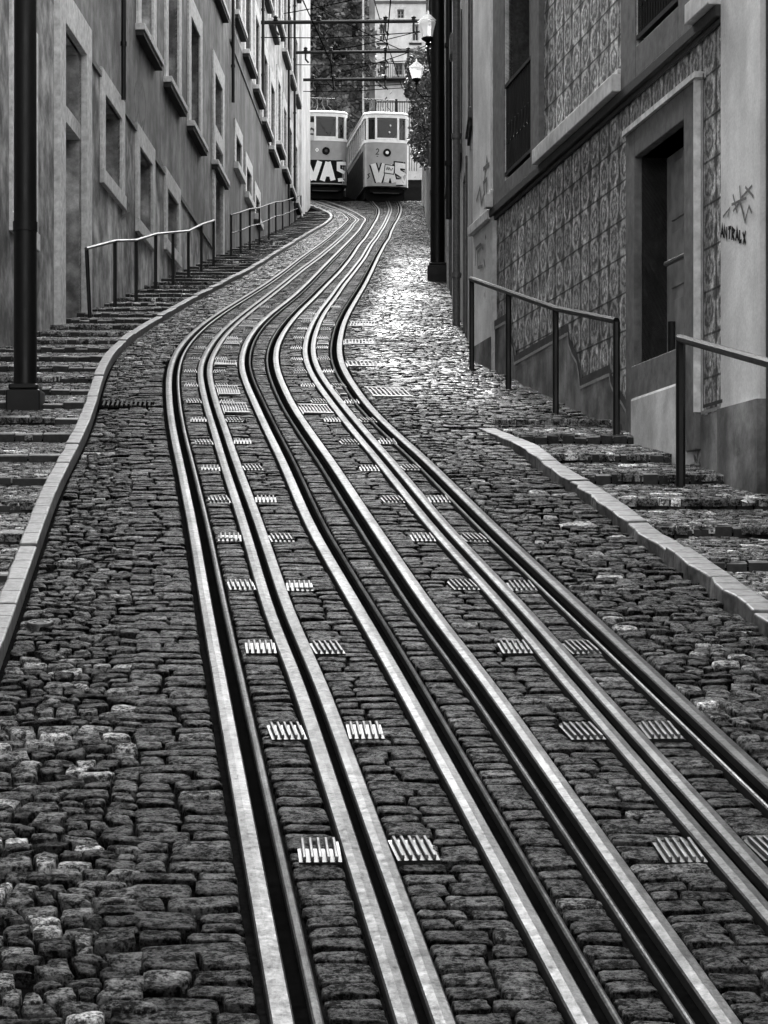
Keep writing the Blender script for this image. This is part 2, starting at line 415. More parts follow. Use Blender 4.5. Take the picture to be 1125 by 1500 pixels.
# widths across each rail (metres): R1 head left of the line .085, groove .055, lip .035 ...
secs = {'R1': (fR1, [(-.072, 0., 'head'), (.055, .088, 'lip')]),
        'S1': (fS1, [(-.092, -.021, 'bar'), (.021, .092, 'bar')]),
        'R2': (fR2, [(-.076, 0., 'head'), (.052, .075, 'lip')]),
        'R3': (fR3, [(-.09, -.065, 'lip'), (0., .076, 'head')]),
        'S2': (fS2, [(-.092, -.021, 'bar'), (.021, .092, 'bar')]),
        'R4': (fR4, [(-.09, -.065, 'lip'), (0., .078, 'head')])}
Y0, Y1 = 5.8, 108.5
zero = lambda x, y: .15
def polish(x, y):
    s = max(0., min(1., (y-19)/9))*max(0., min(1., (74-y)/18))
    return .1+.9*s*(.45+.55*max(0, min(1, .5+.9*math.sin(x*2.3+y*.31)*math.sin(y*.47-x*1.1)+.3*math.sin(y*1.3))))*max(0., min(1., (x-fR4(y)-.12)/.5))
pol_mid = lambda x, y: .1+.4*max(0., min(1., (y-22)/25))
yr = lambda Y: xR(Y)-.02 if Y > YK else fKR(Y)-.03
band = lambda Y: fR1(Y)-.115-(.36 if Y < 24 else max(.0, .36-(Y-24)*.06))+.012*math.sin(Y*2.1)+.01*math.sin(Y*5.3)
stones('cobbles', [
    (off(fKL, .03), band, Y0, Y1, .1, .115, .8, .042, pol_mid),
    (off(fR4, .095), yr, Y0, Y1, .115, .13, .7, .04, polish)], M['cobble'], 3, zroad)
stones('setts', [
    (lambda Y: band(Y)+.002, off(fR1, -.1), Y0, 29., .128, .22, .22, .044, zero),
    (off(fR1, .1), off(fS1, -.1), Y0, Y1, .112, .18, .25, .03, zero),
    (off(fS1, .098), off(fR2, -.085), Y0, Y1, .112, .19, .25, .03, zero),
    (off(fR2, .09), off(fR3, -.1), Y0, Y1, .12, .2, .22, .03, zero),
    (off(fR3, .085), off(fS2, -.098), Y0, Y1, .116, .19, .25, .03, zero),
    (off(fS2, .1), off(fR4, -.1), Y0, Y1, .116, .19, .25, .03, zero)], M['sett'], 5, zroad)

# road bed and the land under everything
def strip(mb, a, b, ys, z, k=0):
    for p, q in zip(ys[:-1], ys[1:]):
        mb.poly([(a(p), p, z(p)), (b(p), p, z(p)), (b(q), q, z(q)), (a(q), q, z(q))], k)
ysr = list(np.arange(-12, 150, 1.))
mb = MB(); strip(mb, lambda Y: -9., lambda Y: 9., ysr, lambda Y: zg(Y)); mb.build('road', M['mortar'])['kind'] = 'structure'
mb = MB(); strip(mb, lambda Y: -400., lambda Y: 400., [-300, -12]+ysr[5::5]+[152, 420], lambda Y: zg(max(min(Y, 150), -20))-.35); mb.build('terrain', M['earth'])['kind'] = 'structure'

# ------------------------------------------------------------------ rails
ysf = [5.8+.3*i for i in range(int((58-5.8)/.3))]+[58+.5*i for i in range(int((110.5-58)/.5)+1)]
def rail_part(f, a, b, z0, z1, name, mat, parent, bow=.006):
    mb = MB(); n = 0
    for y in ysf:
        dx = (f(y+.3)-f(y-.3))/.6; l = math.hypot(1, dx); nx, ny = 1/l, -dx/l
        prof = [(a, z0), (a, z1-.006), (a+.006, z1), ((a+b)/2, z1+bow*.5), (b-.006, z1), (b, z1-.006), (b, z0)]
        for d, z in prof: mb.v.append((f(y)+nx*d, y+ny*d, zg(y)+z))
    m = 7
    for j in range(len(ysf)-1):
        for q in range(m-1):
            A = j*m+q; mb.f.append((A, A+1, A+1+m, A+m)); mb.mi.append(1 if q in (0, m-2) else 0)
    e = len(ysf)-1
    mb.f.append(tuple(range(m-1, -1, -1))); mb.mi.append(0); mb.f.append(tuple(e*m+q for q in range(m))); mb.mi.append(0)
    return mb.build(name, [mat, M['rust']], parent)
info = {'R1': ('tram_rail', 'bright grooved steel rail nearest the left kerb, leftmost in the street', 'rail'),
        'R2': ('tram_rail', 'grooved steel rail right of the left cable slot, lip on its right', 'rail'),
        'R3': ('tram_rail', 'grooved steel rail left of the right cable slot, lip on its left', 'rail'),
        'R4': ('tram_rail', 'dull grooved steel rail nearest the right wall, rightmost in the street', 'rail'),
        'S1': ('cable_slot', 'pair of steel bars with black cable slot in the left track', 'cable slot'),
        'S2': ('cable_slot', 'pair of steel bars with black cable slot in the right track', 'cable slot')}
for k, (f, parts) in secs.items():
    nm, lb, ct = info[k]
    e = empty(nm, (f(10), 10, zg(10)), lb, ct, 'rails laid in the street' if ct == 'rail' else 'cable slots between the rails')
    for a, b, what in parts:
        mat = M['steel_slot'] if what == 'bar' else (M['steel_dull'] if (k == 'R4' and what == 'head') else M['steel'])
        rail_part(f, a, b, .0, .045, {'bar': 'slot_bar', 'head': 'rail_head', 'lip': 'rail_lip'}[what], mat, e)
    lo = min(p[0] for p in parts)+.02; hi = max(p[1] for p in parts)-.02
    mbb = MB()
    for p, q in zip(ysf[:-1], ysf[1:]): mbb.poly([(f(p)+lo, p, zg(p)+.004), (f(p)+hi, p, zg(p)+.004), (f(q)+hi, q, zg(q)+.004), (f(q)+lo, q, zg(q)+.004)])
    mbb.build('groove_bed', M['gutter'], e)

# ------------------------------------------------------------------ small ribbed plates beside the slots and ladder grates
def slope_frame(o, x, y, dz, heading): 
    th = math.atan((zg(y+.3)-zg(y-.3))/.6)
    o.rotation_mode = 'XYZ'; o.rotation_euler = (th, 0, heading); o.location = (x, y, zg(y)+dz)
def make_plate(w, l, nb, name, cross=False):
    mb = MB(); mb.box((0, 0, -.012), (w+.01, l+.01, .03)); root = mb.build(name, M['iron'])
    b = MB()
    if cross:
        for i in range(nb): b.box((-w/2+w*(i+.5)/nb, 0, .013), (w/nb*.42, l*.8, .016))
        for sgn in (-1, 1): b.box((0, sgn*l*.45, .0135), (w, l*.1, .017))
    else:
        for i in range(nb):
            b.box((-w/2+w*(i+.5)/nb, 0, .014), (w/nb*.42, l, .018))
    c = b.build('ribs', M['plate'], root, bevel=.003)
    return root
ordn = ['first', 'second', 'third', 'fourth', 'fifth', 'sixth', 'seventh', 'eighth', 'ninth', 'tenth', 'eleventh', 'twelfth', 'thirteenth', 'fourteenth', 'fifteenth', 'sixteenth', 'seventeenth', 'eighteenth', 'nineteenth', 'twentieth', 'twenty-first', 'twenty-second']
proto = make_plate(.15, .25, 5, 'slot_plate'); used = False
for k, nm in (('S1', 'left'), ('S2', 'right')):
    f = secs[k][0]
    for i in range(20):
        y = 8.57+1.78*i
        hd = -math.atan((f(y+.3)-f(y-.3))/.6)
        for sgn, sd in ((-1, 'left'), (1, 'right')):
            o = proto if not used else copy_tree(proto); used = True
            slope_frame(o, f(y)+sgn*.178, y,   .031+.004*math.sin(i*7.3+sgn), hd+.04*math.sin(i*3.1+sgn*2))
            tag(o, 'small ribbed steel plate %s of the %s cable slot, %s from the front' % (sd, nm, ordn[i]), 'plate', 'ribbed plates along the cable slots')
grates = [(311,347,533,540),(315.5,351,571,584.5),(322,364,596.5,611),(440,487,599,612.5),(488,515,575,584),(504,562,534,542),(538,600,573,587),(511,551,475.5,482),(502,549,502,509),(325,353,501,509),(351,376,476,483),(364,392,467,472),(437,464,467,472),(471,492,477,481),(461,481,505,509)]
zone_name = lambda x, y: ('left of the leftmost rail' if x < fR1(y) else 'between leftmost rail and left slot' if x < fS1(y) else 'between left slot and second rail' if x < fR2(y) else 'between the two tracks' if x < fR3(y) else 'between third rail and right slot' if x < fS2(y) else 'between right slot and rightmost rail' if x < fR4(y) else 'on the cobbles right of the rails')
cnt = {}; glist = []
for a, b, c, d in grates:
    p = G(a, (c+d)/2); q = G(b, (c+d)/2); n0 = G((a+b)/2, d); n1 = G((a+b)/2, c)
    glist.append(((p.x+q.x)/2, p.y, (q.x-p.x)*.96, max(.3, min(1.1, n1.y-n0.y))))
for x, y, w, l in sorted(glist, key=lambda t: t[1]):
    # keep it clear of the rails
    edges = sorted([(f(y)+pp[0], f(y)+pp[1]) for f, ps in secs.values() for pp in ps])
    lo = max([e[1] for e in edges if (e[0]+e[1])/2 < x], default=-9); hi = min([e[0] for e in edges if (e[0]+e[1])/2 > x], default=9)
    x0, x1 = max(x-w/2, lo+.02), min(x+w/2, hi-.02)
    o = make_plate(x1-x0, l, 9, 'drain_grate', True); slope_frame(o, (x0+x1)/2, y, .03, -math.atan((fS1(y+.3)-fS1(y-.3))/.6))
    z = zone_name(x, y); cnt[z] = cnt.get(z, 0)+1
    tag(o, 'ladder-like steel drain grate %s, %s from the front' % (z, ordn[cnt[z]-1]), 'drain grate', 'drain grates in the bend')
# gully by the left kerb and small cover in the cobbles
p = G(149, 600); q = G(222, 600)
o = MB(); o.box((0, 0, -.005), (q.x-p.x+.05, .62, .05)); gul = o.build('gully_grate', M['gutter'])
b = MB()
for i in range(11): b.box((-(q.x-p.x)/2+(q.x-p.x)*(i+.5)/11, 0, .03), (.018, .5, .02))
b.build('grate_bars', M['rust'], gul); slope_frame(gul, (p.x+q.x)/2, p.y, .03, .08)
tag(gul, 'dark iron gully grate with slots beside the left kerb', 'drain')
p = G(59, 928); mb = MB(); mb.lathe((0, 0, -.03), [(.075, 0), (.075, .07), (.07, .075), (.058, .075), (.054, .07), (.04, .07), (.036, .075), (.024, .075), (.02, .07)], 24)
vc = mb.build('valve_cover', M['plate'], smooth=True); slope_frame(vc, p.x, p.y, .02, 0); tag(vc, 'small round ringed cover set in the cobbles near the left kerb', 'cover')

# ------------------------------------------------------------------ pavements with steps, kerbs
def step_z(Y, start, tread, rise, lift):
    i = math.floor((Y-start)/tread); a = start+i*tread; t = (Y-a)/tread
    za = zg(a)+lift; zb = zg(a+tread)+lift-rise
    return za+(zb-za)*t
def pavement(name, xa, xb, ys, ye, tread, rise, lift, seed, side, detail, sw=(.11, .1), nw=.12):
    st = ys; mb = MB(); n = int((ye-ys)/tread)
    for i in range(n):
        a = st+i*tread; b = a+tread; za = zg(a)+lift; zb = zg(b)+lift-rise
        nose = a+nw
        tz = za+(zb-za)*(nw/tread)
        r = random.Random(i+seed)
        jog = [r.uniform(-.06, .06) for _ in range(11)]
        # riser, nosing stones, tread
        segs = 10 if a < 45 else 4
        for j in range(segs):
            f0, f1 = j/segs, (j+1)/segs
            P = lambda Y, t: xa(Y)+(xb(Y)-xa(Y))*t
            y0, y1 = a+jog[j], a+jog[j+1]; dz0 = r.uniform(-.018, .014)
            x00, x10 = P(a, f0)+.006, P(a, f1)-.006
            mb.poly([(x00, y0, za-rise-.06), (x10, y1, za-rise-.06), (x10, y1+.006, za+dz0-.012), (x00, y0+.006, za+dz0-.012)], 2)
            mb.poly([(x00, y0+.006, za+dz0-.012), (x10, y1+.006, za+dz0-.012), (x10, y1+.022, za+dz0), (x00, y0+.022, za+dz0)], 1)
            mb.poly([(x00, y0+.022, za+dz0), (x10, y1+.022, za+dz0), (P(nose, f1)-.006, nose, tz+dz0), (P(nose, f0)+.006, nose, tz+dz0)], 1)
        mb.poly([(xa(a), a+.06, za-.03), (xb(a), a+.06, za-.03), (xb(b), b+.05, zb-.02), (xa(b), b+.05, zb-.02)], 0)
    o = mb.build(name, [M['mortar'], M['nosing'], M['riser']]); o['kind'] = 'structure'
    def zf(x, y): return step_z(y, st, tread, rise, lift)-.012
    zf.slope = max(.1, (.19*tread-rise)/tread/.19)
    zs = []
    for i in range(n):
        a = st+i*tread
        if a > detail: break
        zs.append((lambda Y: xa(Y)+.01, lambda Y: xb(Y)-.01, a+nw-.01, a+tread-.01, sw[1], sw[0], .4, .016, lambda x, y: .2))
    s = stones('paving_stones', zs, M['paver'], seed, zf, 30.)
    return o
fkin = off(fKL, -.115)
pavement('pavement', lambda Y: xL(Y)-.05, fkin, 7.0, 103.5, 1.4, .07, .11, 11, 'left', 70)
fkr_in = off(fKR, .155)
pavement('pavement', fkr_in, lambda Y: xR(Y)+.05, 6.6, YK, 1.3, .075, .11, 13, 'right', 70, nw=.05)
def kerb(name, f, w0, w1, ys, ye, lift, drop, seed, rough=.0):
    mb = MB(); r = random.Random(seed); y = ys
    while y < ye:
        L = r.uniform(.7, 1.25); e = min(y+L, ye); g = .008
        steps = 5 if rough > .01 else 3; jz = r.uniform(-.012, .012)
        for s_ in range(steps):
            a = y+g+(e-y-2*g)*s_/steps; b = y+g+(e-y-2*g)*(s_+1)/steps
            nz_ = lambda q_, k_: rough*(.6*math.sin(q_*9.1+k_*1.7)+.5*math.sin(q_*23.3+k_*2.9)+.35*math.sin(q_*51+k_)); ra = [nz_(a, 1), nz_(b, 1), nz_(a, 5), nz_(b, 5)]
            A = (f(a)+w0, f(a)+w1, f(b)+w0, f(b)+w1)
            za, zb = zg(a)+lift(a)+jz, zg(b)+lift(b)+jz
            c = [(A[0]+ra[0], a, zg(a)-drop), (A[1], a, zg(a)-drop), (A[3], b, zg(b)-drop), (A[2]+ra[1], b, zg(b)-drop),
                 (A[0]+ra[2], a, za), (A[1], a, za+ra[0]*.3), (A[3], b, zb+ra[1]*.3), (A[2]+ra[3], b, zb)]
            mb.hexa(c)
        y = e
    o = mb.build(name, M['kerb'], bevel=.012); o['kind'] = 'structure'; return o
kerb('kerb', fKL, -.12, 0., 6.5, 105.5, lambda Y: .115, .05, 21, .006)
kerb('kerb', fKR, 0., .16, 6.5, YK, lambda Y: .115*min(1., (YK-Y)/2.5+.25), .05, 22, .017)

p = G(1096, 738, .12); mb = MB(); rr_ = random.Random(2)
for i in range(9): mb.poly([p+Vector((rr_.uniform(-.06, .06), rr_.uniform(-.06, .06), rr_.uniform(.0, .07))) for _ in range(3)])
tag(mb.build('paper_scrap', M['spray_white']), 'crumpled white paper scrap on the right pavement steps', 'litter')
# ------------------------------------------------------------------ facades
class Facade:
    def __init__(s, x0, y0, x1, y1, side):
        s.o = Vector((x0, y0)); d = Vector((x1-x0, y1-y0)); s.L = d.length; s.d = d.normalized()
        s.n = Vector((s.d.y, -s.d.x)) if side == 'left' else Vector((-s.d.y, s.d.x))     # towards the street
    def P(s, u, z, d=0.):
        p = s.o+s.d*u+s.n*d; return (p.x, p.y, z)
    def U(s, px):
        t = (px-CX)/F                                # X = t*Y
        return (t*s.o.y-s.o.x)/(s.d.x-t*s.d.y)
    def Y(s, u): return s.o.y+s.d.y*u
    def Z(s, px, py): return (HY-py)/F*s.Y(s.U(px))
    def box(s, mb, u0, u1, z0, z1, d0, d1, k=None, z0b=None, z1b=None):
        """block on the facade; z0b, z1b give other heights at the u1 end"""
        z0b = z0 if z0b is None else z0b; z1b = z1 if z1b is None else z1b
        mb.hexa([s.P(u0, z0, d0), s.P(u1, z0b, d0), s.P(u1, z0b, d1), s.P(u0, z0, d1), s.P(u0, z1, d0), s.P(u1, z1b, d0), s.P(u1, z1b, d1), s.P(u0, z1, d1)], k)
    def wall(s, mb, u0, u1, z0, z1, holes, dr=.22, depth=6., zband=None, uv=False):
        us = sorted({u0, u1}|{h[0] for h in holes}|{h[1] for h in holes}); zs = sorted({z0, z1}|{h[2] for h in holes}|{h[3] for h in holes}|set(zband or []))
        us = [u for u in us if u0 <= u <= u1]; zs = [z for z in zs if z0 <= z <= z1]
        for a, b in zip(us[:-1], us[1:]):
            for c, d in zip(zs[:-1], zs[1:]):
                m, q = (a+b)/2, (c+d)/2
                if any(h[0] < m < h[1] and h[2] < q < h[3] for h in holes): continue
                k = sum(q > zb for zb in (zband or []))
                if uv:
                    if mb.uv is None: mb.uv = []
                    mb.uv += [(a, c), (b, c), (b, d), (a, d)]
                mb.poly([s.P(a, c), s.P(b, c), s.P(b, d), s.P(a, d)], k)
        extra = []
        for h in holes:
            a, b, c, d = h[:4]
            extra += [[s.P(a, c), s.P(a, d), s.P(a, d, -dr), s.P(a, c, -dr)], [s.P(b, c), s.P(b, d), s.P(b, d, -dr), s.P(b, c, -dr)],
                      [s.P(a, d), s.P(b, d), s.P(b, d, -dr), s.P(a, d, -dr)], [s.P(a, c), s.P(b, c), s.P(b, c, -dr), s.P(a, c, -dr)]]
        extra += [[s.P(u0, z1), s.P(u1, z1), s.P(u1, z1, -depth), s.P(u0, z1, -depth)], [s.P(u0, z0), s.P(u0, z1), s.P(u0, z1, -depth), s.P(u0, z0, -depth)],
                  [s.P(u1, z0), s.P(u1, z1), s.P(u1, z1, -depth), s.P(u1, z0, -depth)], [s.P(u0, z0, -depth), s.P(u1, z0, -depth), s.P(u1, z1, -depth), s.P(u0, z1, -depth)]]
        for e in extra:
            mb.poly(e, 0)
            if uv: mb.uv += [(0, 0)]*4
    def window(s, parent, u0, u1, z0, z1, fw=.16, sill=.28, dr=.22, proud=.05, trim='trim', sash='wood', label=None, bars=(2, 3), sill_out=.1, ear=.1):
        w = MB(); t = .055; d0, d1 = -dr+.005, -dr+.05
        s.box(w, u0, u0+t, z0, z1, d0, d1); s.box(w, u1-t, u1, z0, z1, d0, d1)
        s.box(w, u0+t, u1-t, z1-t, z1, d0, d1); s.box(w, u0+t, u1-t, z0, z0+t, d0, d1)
        for i in range(1, bars[0]): m = u0+(u1-u0)*i/bars[0]; s.box(w, m-.03, m+.03, z0+t, z1-t, d0, d1)
        for i in range(1, bars[1]): m = z0+(z1-z0)*i/bars[1]; s.box(w, u0+t, u1-t, m-.015, m+.015, d0+.004, d1-.008)
        o = w.build('window', M[sash], parent)
        if label: o['label'] = label
        p = MB(); p.poly([s.P(u0, z0, -dr+.02), s.P(u1, z0, -dr+.02), s.P(u1, z1, -dr+.02), s.P(u0, z1, -dr+.02)]); p.build('pane', M['glass'], o)
        f = MB()
        s.box(f, u0-fw, u0, z0-.0, z1+fw, -.05, proud); s.box(f, u1, u1+fw, z0-.0, z1+fw, -.05, proud); s.box(f, u0, u1, z1, z1+fw, -.05, proud)
        f.build('frame', M[trim], o, bevel=.008)
        if sill:
            f = MB(); s.box(f, u0-fw-ear, u1+fw+ear, z0-sill, z0, -dr+.03, proud+sill_out); f.build('sill', M[trim], o, bevel=.01)
            if ear: f = MB(); s.box(f, u0-fw-ear+.04, u1+fw+ear-.04, z0-sill-.1, z0-sill, -.02, proud+sill_out-.03); f.build('sill_shade', M['soot_shade'], o)  # dark block added for the sooty, shaded band under the sill
        return o
def ribbon(mb, pts, w, mapf, d, k=None):
    """flat stroke of width w through 2-D points, laid on a surface by mapf(u, z, d)"""
    n = len(pts); L = []; R = []
    for i in range(n):
        a = pts[max(i-1, 0)]; b = pts[min(i+1, n-1)]
        if 0 < i < n-1:
            d1 = Vector((pts[i][0]-a[0], pts[i][1]-a[1])).normalized(); d2 = Vector((b[0]-pts[i][0], b[1]-pts[i][1])).normalized()
            t = (d1+d2); t = t.normalized() if t.length > .05 else d1
            c = max(.45, t.dot(d1))
        else: t = Vector((b[0]-a[0], b[1]-a[1])).normalized(); c = 1.
        nx, nz = -t.y*w/2/c, t.x*w/2/c
        L.append((pts[i][0]+nx, pts[i][1]+nz)); R.append((pts[i][0]-nx, pts[i][1]-nz))
    for i in range(n-1):
        m = max(1, int(math.dist(pts[i], pts[i+1])/.12))
        for j in range(m):
            t0, t1 = j/m, (j+1)/m
            lp = lambda A, B, t: (A[0]+(B[0]-A[0])*t, A[1]+(B[1]-A[1])*t)
            q = [lp(L[i], L[i+1], t0), lp(R[i], R[i+1], t0), lp(R[i], R[i+1], t1), lp(L[i], L[i+1], t1)]
            mb.poly([mapf(*x, d) for x in q], k)

# ---- left, near house
YJ = 61.5
FL = Facade(xL(6.), 6., xL(105.), 105., 'left')
uj = FL.U(336.)
zdado = 8.55
hL = empty('plaster_house', FL.P(0, zg(6)-.5), 'grey plastered house along the left pavement, nearest on that side', 'house', 'houses lining the street')
near_w = []   # (px0, px1, z0, z1, kind)
A = lambda a, b, z0, z1: (FL.U(a), FL.U(b), z0, z1)
ZL = FL.Z
zh = (ZL(151, 129)+ZL(202, 215)+ZL(243, 282))/3; zs_ = (ZL(277.6, 183.5), ZL(277.6, 23))
W0 = A(19, 46, ZL(19, 315), ZL(19, 37)); D1 = A(87.5, 119, 3.0, ZL(87.5, 33)); W2 = A(151, 175.5, ZL(151, 252), zh); W3 = A(202, 220.8, ZL(202, 324), zh); W4 = A(243, 259, ZL(243, 352), zh)
U0 = A(128, 158, zs_[0], zs_[1]); Ua = A(62, 98, zs_[0], zs_[1]); U1_ = A(204, 222, zs_[0], zs_[1]); U2_ = A(244, 259.5, zs_[0], zs_[1]); U3_ = A(277.6, 291, zs_[0], zs_[1]); U4_ = A(313, 324, zs_[0]+.2, zs_[1])
D2 = A(313, 324, 7.5, ZL(313, 205))
ups2 = [A(a, b, zs_[1]+2.2, zs_[1]+4.6) for a, b in ((62, 98), (128, 158), (204, 222), (244, 259.5), (277.6, 291), (313, 324))]
holes = [W0, D1, W2, W3, W4, U0, Ua, U1_, U2_, U3_, U4_, D2]+ups2
zdado = ZL(195, 186)
mb = MB(); FL.wall(mb, 0, uj, -3., 21.0, holes, dr=.3, zband=[zdado]); mb.build('wall', [M['plaster_low'], M['plaster_up']], hL)
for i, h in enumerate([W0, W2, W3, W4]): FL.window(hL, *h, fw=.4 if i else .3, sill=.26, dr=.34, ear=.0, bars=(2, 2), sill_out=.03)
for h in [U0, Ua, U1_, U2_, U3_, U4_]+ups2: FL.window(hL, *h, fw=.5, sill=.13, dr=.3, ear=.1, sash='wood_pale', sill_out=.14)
mb = MB(); u0, u1 = FL.U(58), FL.U(345)
for a, b in ((D1[1]+.6, W2[0]-.45), (W2[1]+.45, W3[0]-.45), (W3[1]+.45, W4[0]-.45), (W4[1]+.45, D2[0]-.45)):
    if b > a: mb = MB(); FL.box(mb, a, b, zdado-.03, zdado+.07, 0, .045); mb.build('string_course', M['trim_dark'], hL)
def door(f, parent, u0, u1, z0, z1, fw, dr, transom=None, leafmat='door', trim='trim', proud=.06, zfoot=None):
    d = MB(); zf_ = zg(f.Y(u0))-.3
    f.box(d, u0, u1, zf_, z1 if not transom else transom[0], -dr, -dr+.06)
    t = .1
    for a, b in ((u0+.15, (u0+u1)/2-.06), ((u0+u1)/2+.06, u1-.15)):
        for c, e in ((.35, .95), (1.1, 1.9)):
            if z0+e < (transom[0] if transom else z1): f.box(d, a, b, z0+c, z0+e, -dr+.06, -dr+.085)
    o = d.build('door', M[leafmat], parent)
    fr = MB(); f.box(fr, u0-fw, u0, zf_, z1+fw, -.05, proud); f.box(fr, u1, u1+fw, zf_, z1+fw, -.05, proud); f.box(fr, u0, u1, z1, z1+fw, -.05, proud)
    fr.build('frame', M[trim], o, bevel=.01)
    if transom:
        b = MB(); f.box(b, u0, u1, transom[0], transom[1], -dr, -.01); b.build('transom', M[trim], o)
        p = MB(); p.poly([f.P(u0, transom[1], -dr+.02), f.P(u1, transom[1], -dr+.02), f.P(u1, z1, -dr+.02), f.P(u0, z1, -dr+.02)]); p.build('pane', M['glass'], o)
    return o
door(FL, hL, D1[0], D1[1], 4.2, D1[3], .55, .34, (ZL(87.5, 165), ZL(87.5, 141)), 'plaster_mid', proud=.1)
door(FL, hL, D2[0], D2[1], 8.3, D2[3], .4, .3)
def pipe(f, parent, px, z0, z1, r=.05, name='downpipe', mat='iron', d=.09, u=None):
    u = f.U(px) if u is None else u; mb = MB(); mb.tube([f.P(u, z0, d), f.P(u, z1, d)], r, 10)
    z = z0+1.
    while z < z1: mb.tube([f.P(u, z, d), f.P(u, z+.08, d)], r*1.35, 10); z += 2.2
    return mb.build(name, M[mat], parent, smooth=True)
pipe(FL, hL, 174, zdado+.1, 21, .045)
mb = MB(); FL.box(mb, 0, uj, 21.0, 21.5, -6.2, .35); mb.build('roof', M['rooft'], hL)
# graffiti on the near left wall
mp = lambda u, z, d: FL.P(u, z, d)
mb = MB()
def pxs(f, pts): return [(f.U(a), f.Z(a, b)) for a, b in pts]
for st in ([(196,140),(198,125),(203,116),(209,125),(213,150),(212,175),(208,200)], [(197,150),(199,170),(196,185),(199,178),(203,160),(206,185),(210,178)], [(199,128),(205,134),(208,126)], [(202,140),(203,158)]):
    ribbon(mb, pxs(FL, st), .09, mp, .004)
mb.build('graffiti', M['marker'], hL); mb = MB()
for st in ([(180,283),(181,320)], [(183,290),(188,300),(184,310)], [(178,318),(189,312),(186,326)], [(236,236),(240,252)], [(252,262),(258,285)]):
    ribbon(mb, pxs(FL, st), .08, mp, .0075)
mb.build('graffiti', M['marker'], hL)

# ---- left, far house
hF = empty('plaster_house', FL.P(uj, zg(62)-.5), 'tall pale plastered house ending at the corner left of the trams', 'house', 'houses lining the street')
ue = FL.L
r1 = [(339,352),(354.4,367),(370,379.5),(381,391.5),(392.6,402),(404,410.5),(412.5,419),(421.5,427),(430,435)]
fh = []
def openings(spans, z0, z1, slopez=0.):
    out = []
    for a, b in spans:
        a0, b0 = FL.U(a), FL.U(b); w = b0-a0; out.append((a0+w*.28, b0-w*.12, z0, z1))
    return out
sy = lambda px: float(np.interp(px, [339, 354.4, 370, 381, 392.6, 402, 402.5, 412, 424, 436], [18.6, 75.4, 129, 175.6, 217, 239, 205, 246, 283, 312]))
row1, row2, row3 = [], [], []
for a, b in r1:
    z = ZL(a, sy(a))+.16; o_ = openings([(a, b)], 0, 0)[0][:2]; row1.append(o_+(z, z+2.4)); row2.append(o_+(z+4.5, z+6.9)); row3.append(o_+(z+9., z+11.3))
row0 = [A(344, 352, ZL(344, 240), ZL(344, 196)), A(359.5, 366.5, ZL(359.5, 283), ZL(359.5, 243)), A(373, 378.5, ZL(373, 315), ZL(373, 285))]
row0b = openings([(396, 402), (407, 412), (418, 423.)], 14.3, 15.0)
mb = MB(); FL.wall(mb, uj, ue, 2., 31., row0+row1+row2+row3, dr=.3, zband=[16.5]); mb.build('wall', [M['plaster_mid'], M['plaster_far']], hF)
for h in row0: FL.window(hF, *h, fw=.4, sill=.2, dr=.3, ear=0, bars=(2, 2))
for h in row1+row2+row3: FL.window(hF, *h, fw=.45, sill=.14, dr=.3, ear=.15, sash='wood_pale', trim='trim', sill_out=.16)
mb = MB(); FL.box(mb, FL.U(439), ue+.02, 2., 31., 0, .08); mb.build('corner_pilaster', M['plaster_pale'], hF)
mb = MB(); FL.box(mb, uj, FL.U(402), ZL(381, 180), ZL(381, 176)-.02, 0, .04); mb.build('string_course', M['trim_dark'], hF)
pipe(FL, hF, 337, ZL(337, 150), 31, .05); pipe(FL, hF, 381.5, 16.4, 31, .05); pipe(FL, hF, 419.8, 15.5, 31, .05); pipe(FL, hF, 428.5, 16.5, 31, .05)
mb = MB(); FL.box(mb, uj, ue+.1, 31., 31.6, -6.2, .4); mb.build('roof', M['rooft'], hF)

# ---- right, tiled house
FR = Facade(5.35-.14*6, 6., 5.35-.14*29.7, 29.7, 'right')
tH = empty('tiled_house', FR.P(FR.U(900), zg(20)-.4), 'house clad in patterned wall tiles beside the railings on the right', 'house', 'houses lining the street')
UR = lambda px: FR.U(px)
uA, uB, uC, uD = FR.L, UR(725.), UR(1061.), UR(1119.)         # far corner, pilaster, near pilaster, near edge (u falls towards camera)
zl0, zl1 = FR.Z(820, 222), FR.Z(820, 199)
# openings
dr0, dr1 = UR(1013), UR(940); dz1 = FR.Z(940, 231); dz0 = FR.Z(945, 535)
w1 = (UR(784.5), UR(745.5), FR.Z(745.5, 266), 8.4); w2 = (UR(1003), UR(940), FR.Z(940, 69), 8.4)
near = (UR(1175), UR(1132), 1.2, 4.0)
holes = [(dr0, dr1, dz0, dz1), w1, w2]
zled = FR.Z(820, 236)
mb = MB(); FR.wall(mb, uC, uB, -3., 9.5, holes, dr=.3, zband=[zled], uv=True); mb.build('wall', [M['tile'], M['tile_up']], tH)
# plain rendered end strips and the rest of the house towards the viewer
mb = MB(); FR.box(mb, uB, uA, -2., 9.5, -6., .03); mb.build('corner_pilaster', M['plaster_pale'], tH)
mb = MB(); FR.box(mb, uD, uC, -2., 9.5, -6., .03); mb.build('corner_pilaster', M['plaster_pale'], tH)
mb = MB(); FR.box(mb, UR(727.5), UR(724), -2., 9.5, -.1, .05); mb.build('edge_strip', M['ledge'], tH)
